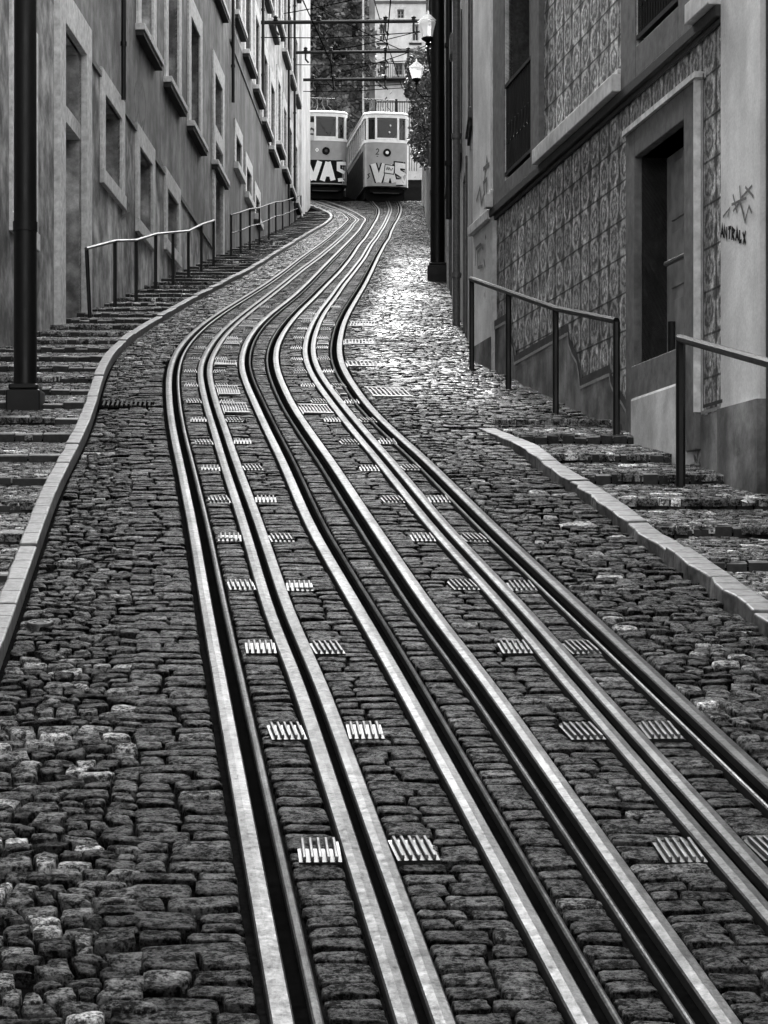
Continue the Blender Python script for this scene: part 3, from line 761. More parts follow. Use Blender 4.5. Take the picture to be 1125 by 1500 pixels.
# ledge, and a moulding under it coloured dark for the ledge's shadow
mb = MB(); surr = [(UR(797), UR(729)), (UR(1026), UR(918))]
cuts = [uC]+[x for s_ in sorted(surr) for x in s_]+[uB]
for a, b in zip(cuts[0::2], cuts[1::2]):
    if b-a > .02: mb = MB(); FR.box(mb, a, b, zl0, zl1, 0, .14); FR.box(mb, a, b, zl1, zl1+.05, 0, .09); mb.build('ledge', M['ledge'], tH, bevel=.01)
mb = MB()
FR.box(mb, uB, uA+.03, zl0-.12, zl0-.0, .03, .1)
mb.build('ledge', M['ledge'], tH, bevel=.01)
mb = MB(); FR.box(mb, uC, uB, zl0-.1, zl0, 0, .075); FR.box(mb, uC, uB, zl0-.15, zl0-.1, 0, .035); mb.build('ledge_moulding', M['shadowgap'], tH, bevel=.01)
for w_ in (w1, w2):
    o = FR.window(tH, *w_, fw=.001, sill=0, dr=.3, sash='wood_pale', bars=(2, 3))
    s0, s1 = surr[0] if w_ is w1 else surr[1]
    b = MB(); FR.box(b, s0, w_[0], zl0+.002, 9.4, -.05, .06); FR.box(b, w_[1], s1, zl0+.002, 9.4, -.05, .06); FR.box(b, w_[0], w_[1], zl0+.002, w_[2], -.3, .06); FR.box(b, w_[0], w_[1], w_[3], 9.4, -.3, .06)
    b.build('surround', M['trim_dark'], o, bevel=.01)
    g = MB(); top = w_[2]+1.12 if w_ is w1 else w_[2]+.95
    for z in (w_[2]+.06, top): FR.box(g, w_[0]-.02, w_[1]+.02, z, z+.045, .0, .05)
    nb = 16
    for i in range(nb+1):
        u = w_[0]+(w_[1]-w_[0])*i/nb; g.tube([FR.P(u, w_[2]+.08, .025), FR.P(u, top, .025)], .011, 6)
    for i in range(nb//2):
        u = w_[0]+(w_[1]-w_[0])*(i+.5)/(nb/2)
        g.tube([FR.P(u+.07*math.cos(t), (w_[2]+top)/2+.12*math.sin(t), .025) for t in np.linspace(0, 2*math.pi, 13)], .009, 5, cap=False)
    g.build('balcony_grille', M['iron'], o)
    sh = MB(); FR.box(sh, w_[0], w_[1], w_[2], top, -.22, -.2); sh.build('shutter', M['iron'], o)
# doorway
o = MB(); FR.box(o, dr0, dr1, dz0-.5, dz1, -.3, -.24)
for a, b in ((.12, .44), (.56, .88)):
    for c, e in ((.06, .3), (.36, .62), (.68, .95)):
        FR.box(o, dr0+(dr1-dr0)*a, dr0+(dr1-dr0)*b, dz0+(dz1-dz0)*c, dz0+(dz1-dz0)*e, -.24, -.225)
D = o.build('door', M['door'], tH, bevel=.006); D['label'] = 'dark door set deep in a stone surround'
b = MB(); so0, so1 = UR(1030), UR(927); zt = FR.Z(927, 200)
FR.box(b, so0, dr0, dz0-.9, zt, -.36, .07); FR.box(b, dr1, so1, dz0-.9, zt, -.36, .07); FR.box(b, dr0, dr1, dz1, zt, -.36, .07)
b.build('surround', M['trim_dark'], D, bevel=.01)
b = MB(); FR.box(b, so0-.09, so1+.02, zt, zt+.05, 0, .1); FR.box(b, so0-.022, so0, FR.Z(1033, 603), zt, 0, .085); b.build('surround_moulding', M['trim'], D)
b = MB(); FR.box(b, dr0, dr1, zg(20)-1., dz0, -.36, .1); b.build('threshold', M['trim_dark'], D, bevel=.01)
b = MB(); FR.box(b, UR(1016), UR(943), zg(20)-1.2, FR.Z(942, 584), -.1, .13); b.build('doorstep', M['patch'], D, bevel=.03)
b = MB(); b.tube([FR.P(UR(971), FR.Z(971, 471), -.08), FR.P(UR(971), dz0-.05, -.08)], .035, 8); b.build('rail_post', M['iron'], D, smooth=True)
b = MB(); b.tube([FR.P(UR(919), FR.Z(919, 622), .09), FR.P(UR(919), FR.Z(919, 665), .09)], .035, 8); b.build('pipe_stub', M['zinc'], tH, smooth=True)
b = MB(); ua, ub = UR(966), UR(1001); za = FR.Z(966, 387)
b.tube([FR.P(ua, za, -.06), FR.P(ub, za-.02, -.05), FR.P(ub, za-.09, -.05), FR.P(ub+.03, dz0-.1, -.05)], .024, 8); b.build('handrail', M['iron_worn'], D, smooth=True)
# border course along the foot of the tiles, stepping down the hill, plinth below it
bl = [(727,482),(744,472),(746,490),(751,500),(755,512),(757,533),(836,489),(837,505),(842,519),(849,531),(852,547),(854,568),(897,549),(899,563),(906,579),(915,590),(922,603),(925,617)]
q = pxs(FR, bl)
mb = MB(); ribbon(mb, q, .032, lambda u, z, d: FR.P(u, z, d), .034, 0); ribbon(mb, [(u, z+.06) for u, z in q], .08, lambda u, z, d: FR.P(u, z, d), .031, 1)
mb.build('tile_border', [M['border_l'], M['border_d']], tH); mb = MB()
q2 = pxs(FR, [(1033,118),(1033,605),(1061,597)])
ribbon(mb, q2, .03, lambda u, z, d: FR.P(u, z, d), .034, 0); ribbon(mb, [(u-.05, z+.05) for u, z in q2], .03, lambda u, z, d: FR.P(u, z, d), .031, 1)
mb.build('tile_border', [M['border_l'], M['border_d']], tH)
mb = MB()
pl = q+[(so1, FR.Z(927, 615))]
for (ua_, za_), (ub_, zb_) in zip(pl[:-1], pl[1:]):
    if abs(ua_-ub_) > 1e-4: FR.box(mb, ub_, ua_, -2., zb_, -.05, .022, z1b=za_)
mb.build('plinth', M['plinth'], tH); mb = MB()
FR.box(mb, uC, so0, -2., FR.Z(1061, 600), -.05, .022, z1b=FR.Z(1033, 610)); mb.build('plinth', M['plinth'], tH); mb = MB()
FR.box(mb, uB, uA+.01, -2., FR.Z(727, 492), -.05, .06); mb.build('plinth', M['plinth'], tH); mb = MB()
FR.box(mb, uD-.02, uC, -2., FR.Z(1123, 583), -.05, .06, z1b=FR.Z(1063, 599))
mb.build('plinth', M['plinth'], tH)
mb = MB(); FR.box(mb, uC, uA, 9.5, 9.9, -6.2, .3); FR.box(mb, uD, uC, 9.5, 9.9, -6.2, .3); mb.build('roof', M['rooft'], tH)
# writing on the pale strip
mb = MB(); mpR = lambda u, z, d: FR.P(u, z, d)
def glyphs(word, px0, py0, dx, h, slope):
    G_ = {'A': [[(0,1),(.45,0),(.9,1)],[(.2,.6),(.7,.6)]], 'N': [[(0,1),(.05,0),(.75,1),(.8,0)]], 'T': [[(0,.05),(.9,0)],[(.45,0),(.4,1)]], 'R': [[(.05,1),(.1,0),(.8,.2),(.15,.5),(.8,1)]], 'L': [[(.1,0),(.05,1),(.75,.95)]], 'X': [[(0,.1),(.85,1.1)],[(.85,0),(.05,1.15)]], 'I': [[(.4,0),(.4,1)]]}
    for i, c in enumerate(word):
        for st in G_[c]: yield [(px0+i*dx+x*dx*.85, py0+y*h+slope*i) for x, y in st]
for st in glyphs('ANTRALX', 1062, 331, 5.4, 17, 1.2): ribbon(mb, pxs(FR, st), .03, mpR, .034+random.random()*.004)
mb.build('graffiti', M['spray_black'], tH)
tg = []
for st in ([(1065,318),(1075,305),(1072,318)], [(1080,285),(1086,312)], [(1090,272),(1092,300)], [(1092,290),(1108,272)], [(1098,274),(1110,288)], [(1078,300),(1100,290)], [(1092,300),(1098,325),(1104,302),(1108,312)], [(1080,310),(1090,296),(1096,314)]): tg.append((st, .022, .034))
for st in ([(713,270),(717,232),(719,245)], [(712,248),(721,240)], [(714,292),(712,268),(717,262),(716,285),(713,294)], [(702,295),(707,275),(709,300),(713,285)]): tg.append((st, .05, .034))
for st in ([(703,390),(704,365),(711,358),(715,365)], [(706,365),(707,392),(714,390)], [(718,345),(719,350)], [(716,380),(718,392)]): tg.append((st, .045, .062))
for part_ in (tg[:9], tg[9:12], tg[12:13], tg[13:15], tg[15:16], tg[16:]):
    mb = MB()
    for st, w_, d_ in part_: ribbon(mb, pxs(FR, st), w_, mpR, d_+random.random()*.004)
    mb.build('graffiti', M['marker_faint'], tH)
# house nearer than the tiled one, at the frame's right edge
nH = empty('plaster_house', FR.P(UR(1160), 0), 'house edge at the far right beyond the pale strip', 'house', 'houses lining the street')
mb = MB(); FR.wall(mb, 0., uD-.05, -4., 9., [(3., 4.4, .9, 2.9)], dr=.3); mb.build('wall', M['plaster_dark'], nH); FR.window(nH, 3., 4.4, .9, 2.9, fw=.2)

# ---- right, further houses
FQ = Facade(1.19, 29.75, 1.19+.0088*(108-29.7), 108., 'right')
def plain_house(name, label, y0, y1, z1, mat, doors, wins, depth=6., low=None):
    h = empty(name, FQ.P(y0-29.75, zg(y0)), label, 'house', 'houses lining the street')
    hs = []
    for a in doors: hs.append((a-29.75, a+1.1-29.75, zg(a)-.5, zg(a+1.1)+2.3))
    for a, zb, zt in wins: hs.append((a-29.75, a+1.1-29.75, zb, zt))
    m_ = MB(); FQ.wall(m_, y0-29.75, y1-29.75, zg(y0)-3, z1, hs, dr=.25, depth=depth); m_.build('wall', mat, h)
    for q_ in hs[:len(doors)]: door(FQ, h, q_[0], q_[1], zg(FQ.Y(q_[1]))+.02, q_[3], .18, .25, proud=.03, trim='trim_dark')
    for q_ in hs[len(doors):]: FQ.window(h, *q_, fw=.15, sill=.15, dr=.25, proud=.025, sill_out=.04, ear=.03, trim='trim_dark')
    m_ = MB(); FQ.box(m_, y0-29.75, y1-29.75, z1, z1+.4, -depth-.1, .2); m_.build('roof', M['rooft'], h)
    return h
h1 = plain_house('grey_house', 'narrow grey house just past the tiled one, with a downpipe', 29.8, 41., 12.5, M['plaster_mid'], [33.5], [(31., 6.6, 8.6), (36.5, 7.2, 9.2)])
pipe(FQ, h1, 0, 4.0, 10., .06, u=36.0-29.75, mat='zinc', d=.1)
mb = MB(); FQ.box(mb, 40.6-29.75, 40.95-29.75, 3., 12.4, 0., .06); mb.build('corner_pilaster', M['plaster_pale'], h1)
h2 = plain_house('dark_house', 'dark sooty house behind the right lamp mast', 41.1, 70., 17.5, M['plaster_dark'], [44.5, 58., 66.], [(47.5, 8.6, 10.4), (52, 9.3, 11.2), (61., 11.2, 13.2)])
for y_ in (46.6, 57.2): 
    mb = MB(); FQ.box(mb, y_-29.75, y_+.18-29.75, zg(y_)-.3, 17., 0., .05); mb.build('pilaster', M['trim'], h2)
pipe(FQ, h2, 0, 7., 17., .06, u=42.5-29.75, mat='iron')
b = MB(); FQ.box(b, 38.3-29.75, 38.9-29.75, 9.1, 9.45, 0, .14); FQ.box(b, 38.35-29.75, 38.85-29.75, 9.12, 9.43, .14, .155)
bx = b.build('meter_box', M['box'], bevel=.01); tag(bx, 'grey meter box high on the wall past the tiled house', 'meter box')
# low garden wall with a pale pillar past the dark house
gw = empty('garden_wall', FQ.P(70.2-29.75, zg(70)), 'low dark garden wall below the bush, ending in a pale pillar', 'wall')
mb = MB(); ys_ = [70.2, 78, 86, 94, 105.5]
for a, b_ in zip(ys_[:-1], ys_[1:]): FQ.box(mb, a-29.75, b_-29.75, zg(a)-.6, zg(a)+2.4, -.4, 0, z0b=zg(b_)-.6, z1b=zg(b_)+2.4)
mb.build('wall', M['plaster_dark'], gw)
mb = MB(); FQ.box(mb, 105.5-29.75, 106.1-29.75, zg(105)-.6, zg(106)+1.9, -.35, .1); FQ.box(mb, 105.45-29.75, 106.15-29.75, zg(106)+1.9, zg(106)+2.05, -.4, .14); mb.build('pillar', M['plaster_pale'], gw, bevel=.02)

# ------------------------------------------------------------------ railings
def railing(name, label, tops, feet, mid=False, rail='iron', rr=.026, pr=.03, extend=None, lift=0., flat=True):
    P = [G(*f, lift) for f in feet]
    e = empty(name, P[0], label, 'railing', 'railings along the pavements')
    T = []
    for p, f, t in zip(P, feet, tops):
        z = (HY-t[1])/F*p.y; T.append(Vector(((t[0]-CX)/F*p.y, p.y, z)))
        mb = MB(); 
        mb.tube([p-Vector((0, 0, .25)), T[-1]-Vector((0, 0, .01))], pr, 8); mb.build('post', M['iron'], e, smooth=True)
    if extend is not None: T = T+[extend]
    mb = MB(); TT = [T[0]-(T[1]-T[0]).normalized()*.05]+T
    mb.tube(TT, rr, 8); mb.build('top_rail', M[rail], e, smooth=True)
    if mid:
        mb = MB(); mb.tube([t-Vector((0, 0, .5)) for t in T], .02, 8); mb.build('middle_rail', M['iron'], e, smooth=True)
    return e
railing('railing', 'long black railing with a worn wavy handrail beside the left wall', [(127,364),(168.5,353),(199.5,352),(228,343),(253.5,340.5),(276,338.5),(295,329),(313,323)],
        [(133,472),(168.5,458),(199.5,448),(228,432),(253.5,424),(276,413),(295,402.5),(313,394)], rail='iron_worn', rr=.028, pr=.034)
railing('railing', 'black railing with middle rail near the corner left of the trams', [(338.5,315),(352.5,311),(366,306),(380,304.5),(394,299),(404,296),(414,295),(424,292),(432,289),(440.8,286)],
        [(338.5,380),(352.5,378),(366,371),(380,362),(394,355),(404,346),(414,341),(424,335),(432,329),(440.8,323)], mid=True, rail='iron', rr=.022, pr=.032)
railing('railing', 'black four-post railing in front of the tiled wall', [(691,409),(744.7,428),(814,452),(903,470)], [(691,546),(744.7,575),(814,612),(903,655)], pr=.034, rr=.032)
p = G(997, 704, .1)
e5 = railing('railing', 'black railing beside the dark doorway, running out of frame on the right', [(997,496),(1160,541)], [(997,705),(1160,822)], pr=.04, rr=.034, lift=.1)

# ------------------------------------------------------------------ masts, lamps, spans, wires
def mast(label, foot, w, ztop, base):
    p = G(*foot); e = empty('mast', p, label, 'mast', 'masts carrying the wires')
    m_ = MB(); m_.tube([p-Vector((0, 0, .2)), p+Vector((0, 0, 3.)), Vector((p.x, p.y, ztop))], [w/2, w/2*.97, w/2*.82], 14); m_.tube([p+Vector((0, 0, 1.9)), p+Vector((0, 0, 2.0))], w/2*1.06, 14)
    m_.build('pole', M['iron'], e, smooth=True)
    b_ = MB(); b_.box((p.x, p.y, p.z+base[1]/2-.1), (base[0], base[0], base[1]+.2)); b_.box((p.x, p.y, p.z+base[1]+.03), (base[0]*.86, base[0]*.86, .06)); b_.build('base', M['iron'], e, bevel=.02)
    return e, p
m1, pm1 = mast('thick black mast on the left pavement at the frame edge', (37, 606), .245, 17., (.36, .24))
m2, pm2 = mast('black mast standing against the dark house on the right', (641, 414), .32, 17.5, (.44, .36))
def lantern(label, px, py, Y, size, wallx):
    z = (HY-py)/F*Y; x = (px-CX)/F*Y; e = empty('street_lamp', (x, Y, z), label, 'street lamp', 'street lamps over the road')
    s = size; c = (x, Y, z)
    g = MB(); g.lathe(c, [(.55*s, -.02*s), (.62*s, .15*s), (.95*s, 1.25*s), (1.0*s, 1.45*s), (.9*s, 1.6*s)], 8); g.build('glass', M['opal'], e)
    h = MB(); h.lathe(c, [(1.02*s, 1.58*s), (1.06*s, 1.64*s), (.35*s, 2.25*s), (.12*s, 2.4*s), (.12*s, 2.6*s), (.02*s, 2.8*s)], 8); h.build('cap', M['opal'], e)
    b_ = MB(); b_.lathe(c, [(.12*s, -.75*s), (.3*s, -.6*s), (.2*s, -.4*s), (.62*s, -.15*s), (.66*s, .0), (.5*s, .03)], 10)
    b_.build('cup', M['iron'], e)
    a_ = MB(); pts = [Vector((x, Y, z-.7*s)), Vector((x, Y, z-1.6*s)), Vector((x+(wallx-x)*.3, Y, z-2.3*s)), Vector((wallx, Y, z-2.4*s))]
    a_.tube(pts, .12*s, 8); a_.tube([Vector((wallx-.02, Y, z-3.6*s)), Vector((x+(wallx-x)*.25, Y, z-2.4*s))], .07*s, 6); a_.build('bracket', M['iron'], e, smooth=True)
    return e
lantern('white glass lantern on a bracket from the right mast, larger and higher one', 627, 56, pm2.y, .22, pm2.x-.12)
lantern('white glass lantern in front of the bush, smaller and lower one', 610, 116, 68., .22, xR(68.))
sp_z = []
for (pxl, py, name) in ((382, 33, 'nearest and highest in the photo'), (430, 77, 'second one up the street'), (441.5, 117, 'farthest, just before the trams')):
    Y = FL.Y(FL.U(pxl)); z = (HY-py)/F*Y; e = empty('span_bar', (xL(Y), Y, z), 'black bar spanning the street between walls, '+name, 'span bar', 'bars spanning the street')
    b_ = MB(); b_.tube([(xL(Y), Y, z), (-1., Y, z+.03), (1.95, Y, z+.06)], .065, 8); b_.build('bar', M['iron'], e, smooth=True)
    if Y > 70:
        b_ = MB(); b_.tube([(1.95, Y, zg(Y)), (1.95, Y, z+.4)], .06, 8); b_.build('post', M['iron'], e, smooth=True)
    for x_ in (xL(Y)+.5, -2.2, .05, 1.0):
        i_ = MB(); i_.tube([(x_, Y, z-.02), (x_, Y, z-.28), (x_+.12, Y, z-.42)], .04, 6); i_.lathe((x_, Y, z+.03), [(.05, 0), (.09, .05), (.06, .1), (.09, .15), (.04, .2)], 8); i_.build('insulator', M['iron'], e, smooth=True)
    b_ = MB(); b_.tube([(xL(Y), Y, z-.5), (-1.9, Y, z-.52), (1.95, Y, z-.28)], .018, 5); b_.build('stay_wire', M['wire'], e)
    sp_z.append((Y, z))
wires = [('contact wire above the left tram track', [(sp_z[0][0]-30, -2.5, 14.), (sp_z[0][0], -2.2, sp_z[0][1]-.42), (sp_z[1][0], -2.2, sp_z[1][1]-.42), (sp_z[2][0], -2.2, sp_z[2][1]-.42), (125, -3.9, 29.)]),
         ('contact wire above the right tram track', [(sp_z[0][0]-30, .3, 14.), (sp_z[0][0], .12, sp_z[0][1]-.42), (sp_z[1][0], .05, sp_z[1][1]-.42), (sp_z[2][0], .05, sp_z[2][1]-.42), (125, -1.3, 29.)])]
for lb, pts in wires:
    m_ = MB(); m_.tube([(x, y, z) for y, x, z in pts], .02, 5); tag(m_.build('contact_wire', M['wire']), 'black '+lb, 'wire', 'wires over the street')
for lb, p0, p1 in (('thin slack wire slanting down from left wall to right lantern', (455, 5, 95), (640, 95, 95)), ('thin wire rising to the right from the upper left wall', (400, 22, 88), (622, -30, 80)),
                   ('thin wire slanting from the first bar towards the bush', (548, 0, 92), (590, 130, 110)), ('thin wire crossing low in front of the pale house', (500, 105, 105), (640, 60, 100)),
                   ('thin wire crossing high in front of the pale house', (455, 78, 103), (640, 38, 96)), ('thin cable running level above the trams', (452, 113, 108), (605, 116, 108)), ('lower level cable just above the tram roofs', (452, 122, 109), (605, 122, 109))):
    a_ = Vector(((p0[0]-CX)/F*p0[2], p0[2], (HY-p0[1])/F*p0[2])); b_ = Vector(((p1[0]-CX)/F*p1[2], p1[2], (HY-p1[1])/F*p1[2]))
    m_ = MB(); pts = []
    for i in range(9): t = i/8; p = a_.lerp(b_, t); p.z -= .5*t*(1-t); pts.append(p)
    m_.tube(pts, .02, 5); tag(m_.build('cable', M['wire']), lb, 'wire', 'wires over the street')

# ------------------------------------------------------------------ trams
def make_tram(label, loc, heading, plate, letters, bright, board):
    e = bpy.data.objects.new('tram', None); COL.objects.link(e); tag(e, label, 'tram', 'trams standing at the passing place')
    hw, b, L, n = 1.05, .5, 8.6, 3.2
    T = np.linspace(-math.pi/2, math.pi/2, 33)
    def front(t, o=0.):
        s_, c_ = math.sin(t), math.cos(t)
        return ((hw+o)*math.copysign(abs(s_)**(2/n), s_), b-(b+o)*abs(c_)**(2/n))
    def front_x(x, o=0.):
        q = min(1., abs(x)/hw); return b-(b+o)*(1-q**n)**(1/n)
    def outline(o=0., steps=T):
        f_ = [front(t, o) for t in steps]; back = [(x, L-y) for x, y in reversed(f_)]
        return f_+back
    def shell(z0, z1, o0, o1, name, mat, cap=True, parent=e):
        m_ = MB(); A_, B_ = outline(o0), outline(o1); k = len(A_)
        m_.v = [(x, y, z0) for x, y in A_]+[(x, y, z1) for x, y in B_]
        for i in range(k): j = (i+1) % k; m_.f.append((i, j, j+k, i+k)); m_.mi.append(0)
        if cap: m_.f.append(tuple(range(k-1, -1, -1))); m_.mi.append(0); m_.f.append(tuple(range(k, 2*k))); m_.mi.append(0)
        return m_.build(name, mat, None, smooth=True)
    def own(o, par=e): o.parent = par; return o
    zb, zl, zw, zt, zr = .8, 2.86, 3.0, 4.03, 4.3
    body = own(shell(zb, zl, 0, 0, 'body', M['tram']))
    own(shell(zl, zw, .025, .025, 'belt', M['tram_white']))
    own(shell(zw, zt, -.06, -.06, 'glazing', M['glass2'], cap=False))
    own(shell(zt, zt+.16, .02, .03, 'cornice', M['tram_white'])); 
    m_ = MB(); A0 = outline(.07); k = len(A0)
    for sc, z in ((1., zt+.16), (1.0, zt+.2), (.93, zt+.29), (.7, zt+.36), (.3, zt+.39)): m_.v += [(x*sc, (y-L/2)*(1-(1-sc)*.35)+L/2, z) for x, y in A0]
    for l in range(4):
        for i in range(k): j = (i+1) % k; m_.f.append((l*k+i, l*k+j, (l+1)*k+j, (l+1)*k+i)); m_.mi.append(0)
    m_.f.append(tuple(range(4*k, 5*k))); m_.mi.append(0); m_.f.append(tuple(range(k-1, -1, -1))); m_.mi.append(0)
    own(m_.build('roof', M['tram_roof'], None, smooth=True))
    # window posts on the front and along the sides
    def post(t, w):
        x, y = front(t); x2, y2 = front(t+.02); a = math.atan2(y2-y, x2-x); c_ = MB()
        c_.box((x+math.sin(a)*.02, y-math.cos(a)*.02+.0, (zw+zt)/2), (w, .1, zt-zw), a); return own(c_.build('window_post', M['tram_white'], None))
    for x in (-.52, .52):
        t = math.asin((abs(x)/hw)**(n/2))*(1 if x > 0 else -1); post(t, .09)
    for x in (-.92, .92):
        t = math.asin((abs(x)/hw)**(n/2))*(1 if x > 0 else -1); post(t, .08)
    for sg in (-1, 1):
        for i in range(10):
            y = .66+(L-1.32)*i/9; c_ = MB(); c_.box((sg*(hw-.035), y, (zw+zt)/2), (.05, .085, zt-zw)); own(c_.build('window_post', M['tram_white'], None))
    # sash line, cab desk seen through the front pane
    c_ = MB(); c_.box((0, front_x(0)+.03, zw+.05), (.95, .05, .07)); own(c_.build('front_sash', M['tram_white'], None))
    for y_ in (2.4, 3.7, 5.0, 6.3):
        for sg in (-1, 1):
            c_ = MB(); c_.box((sg*.55, y_, zw-.02+.16), (.72, .09, .62)); own(c_.build('seat_back', M['wood'], None, bevel=.03))
    c_ = MB(); c_.box((0, L/2, zt-.03), (1.86, L-.9, .03)); own(c_.build('ceiling', M['under'], None))
    c_ = MB(); c_.box((0, L/2, zw+.012), (1.86, L-.9, .02)); own(c_.build('interior_deck', M['under'], None))
    c_ = MB(); c_.box((0, L-.9, (zw+zt)/2), (.9, .06, zt-zw)); own(c_.build('rear_partition', M['door'], None))
    c_ = MB(); c_.box((-.25, .75, zw+.1), (.5, .35, .3)); c_.tube([(.3, .8, zw-.1), (.3, .8, zw+.35)], .03, 8); c_.lathe((.3, .8, zw+.35), [(.02, 0), (.16, .01), (.16, .04), (.02, .05)], 14); own(c_.build('driver_console', M['under'], None))
    # headlight
    h = MB(); hz = 2.38
    h.v = []; N_ = 24
    for r_, y in ((.0, -.03), (.12, -.03), (.17, -.06), (.185, -.02), (.185, .05)):
        for i in range(N_): a = 2*math.pi*i/N_; h.v.append((r_*math.cos(a), front_x(0)+y-.02, hz+r_*math.sin(a)))
    for l in range(4):
        for i in range(N_): j = (i+1) % N_; h.f.append((l*N_+i, l*N_+j, (l+1)*N_+j, (l+1)*N_+i)); h.mi.append(0 if l else 0)
    hl = own(h.build('headlight', M['under'], None, smooth=True))
    h = MB(); h.v = [(.075*math.cos(2*math.pi*i/N_), front_x(0)-.062, hz+.075*math.sin(2*math.pi*i/N_)) for i in range(N_)]; h.f = [tuple(range(N_))]; h.mi = [0]
    own(h.build('lens', M['lens'] if bright == 0 else M['dark_glass'], None), hl)
    mapf = lambda u, z, d: (u, front_x(u)-d, z)
    # number on the panel
    g = MB()
    if plate == '2': ribbon(g, [(-.52,2.5),(-.46,2.56),(-.4,2.52),(-.4,2.45),(-.52,2.3),(-.39,2.3)], .045, mapf, .012); ribbon(g, [(-.5,2.2),(-.42,2.2)], .04, mapf, .012)
    else:
        for q_ in ([(-.5,2.42),(-.43,2.34)], [(-.43,2.34),(-.36,2.42)], [(-.36,2.42),(-.43,2.5)], [(-.43,2.5),(-.5,2.42)]): ribbon(g, q_, .05, mapf, .012+random.random()*.003)
    own(g.build('number', M['spray_white'] if bright else M['marker'], None))
    # sprayed letters
    bk = MB(); wh = MB(); w_ = .26
    for ll, st in enumerate(letters):
        w_ = .165 if ll == len(letters)-1 and bright else .25
        ribbon(bk, st, w_+(.15 if bright else .13), mapf, .006+random.random()*.004); ribbon(wh, st, w_, mapf, .014+random.random()*.008)
    if not bright:
        ribbon(bk, [(-.14,1.62),(.36,1.56)], .44, mapf, .026); ribbon(wh, [(-.1,1.62),(.32,1.565)], .36, mapf, .03)
        for q_ in ([(-.04,1.56),(0,1.7),(.04,1.56)], [(.08,1.55),(.08,1.68),(.14,1.62),(.16,1.54)], [(.2,1.54),(.27,1.66)]): ribbon(bk, q_, .035, mapf, .036+random.random()*.002)
        for q_ in ([(-.92,1.15),(-.84,1.25),(-.9,1.35),(-.82,1.4)], [(-.6,1.1),(-.5,1.2),(-.55,1.3),(-.44,1.32)]): ribbon(bk, q_, .04, mapf, .012)
    g1 = own(bk.build('graffiti', M['spray_black'], None)); own(wh.build('letter_fill', M['spray_white'] if bright else M['spray_grey'], None), g1)
    if bright:
        d_ = MB(); ribbon(d_, [(-1.0, 1.4), (1.0, 1.4)], 1.1, mapf, .003); own(d_.build('painted_ground', M['spray_black'], None), g1)
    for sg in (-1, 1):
        c_ = MB(); c_.box((sg*(hw+.004), L/2, (zb+zl)/2-.12), (.012, L-1.5, zl-zb-.3)); own(c_.build('dark_side_plate', M['trim_dark' if False else 'under'], None))  # thin dark plate laid over each lower side
    # underframe and wheels (the floor is level, the wheels follow the hill)
    u_ = MB(); u_.box((0, L/2+.1, .72), (1.7, L-1., .22)); u_.box((0, .75, .42), (1.75, .12, .42)); u_.box((0, .55, .62), (1.5, .5, .16))
    u_.box((-.9, L/2, .6), (.08, L-1.6, .5)); u_.box((.9, L/2, .6), (.08, L-1.6, .5)); own(u_.build('underframe', M['under'], None))
    for y in (1.3, L-1.6):
        for sg in (-1, 1):
            z = .36+.2*y*0
            a_ = MB(); a_.tube([(sg*.38, y, .36+.17*y*.6), (sg*.52, y, .36+.17*y*.6)], .33, 20); own(a_.build('wheel', M['under'], None, smooth=True))
    bf = MB(); bf.tube([(-.62, .35, .55), (.62, .35, .55)], .05, 8); own(bf.build('bumper', M['iron_worn'], None, smooth=True))
    # current collector on the roof
    pg = MB(); y0 = 2.2; zr_ = zt+.36
    for x0, x1, sg in ((-.55, -.35, 1), (-.2, -.12, 1), (.2, .12, 1), (.55, .35, 1)):
        pg.tube([(x0, y0, zr_), (x0*1.05, y0+.1, zr_+.4), (x1, y0+.5, zr_+.75), (x1*1.2, y0+.8, zr_+1.15)], .022, 6)
    pg.tube([(-.75, y0+.8, zr_+1.15), (.75, y0+.8, zr_+1.15)], .025, 6); pg.tube([(-.62, y0+.05, zr_+.3), (.62, y0+.05, zr_+.3)], .02, 6); pg.box((0, y0, zr_+.05), (1.3, .3, .1))
    own(pg.build('current_collector', M['iron'], None))
    if board:
        c_ = MB(); c_.box((-.72, front_x(.72)-.09, 3.3), (.52, .03, .85), .35); bd = own(c_.build('notice_board', M['paper'], None))
        c_ = MB(); q_ = front_x(.72)-.112
        for pp in ([(-.78,3.35),(-.7,3.43),(-.6,3.38),(-.56,3.3)], [(-.8,3.16),(-.6,3.16)]): ribbon(c_, pp, .09, lambda u, z, d: (u, q_+(u+.72)*.36-d, z), .002)
        own(c_.build('drawing', M['marker'], None), bd)
    else:
        c_ = MB(); c_.lathe((.12, front_x(.1)+.02, 3.3), [(.02, 0), (.05, .03), (.05, .07), (.02, .1)], 10); c_.lathe((.16, front_x(.1)+.02, 3.62), [(.02, 0), (.045, .03), (.045, .08), (.02, .1)], 10)
        own(c_.build('pane_glints', M['lens'], None))  # pale beads at the front pane stand in for its small reflections
    e.location = loc; e.rotation_euler = (0, 0, heading)
    return e
Vv = [(-.62,1.82),(-.42,.98),(-.36,.98),(-.12,1.82)]
lettersR = [[(-.66,1.85),(-.4,.98)], [(-.4,.98),(-.12,1.85)], [(-.05,.98),(.12,1.8)], [(.12,1.8),(.34,.98)], [(0,1.3),(.26,1.3)], [(.88,1.78),(.5,1.8),(.5,1.5),(.84,1.32),(.8,1.02),(.42,1.0)]]
lettersL = [[(-.92,1.85),(-.6,.98)], [(-.6,.98),(-.3,1.88)], [(-.18,.95),(.1,1.85)], [(.1,1.85),(.34,.98)], [(-.1,1.28),(.22,1.28)], [(.98,1.83),(.6,1.8),(.6,1.5),(.95,1.36),(.95,1.06),(.58,1.0)]]
YT = 107.6
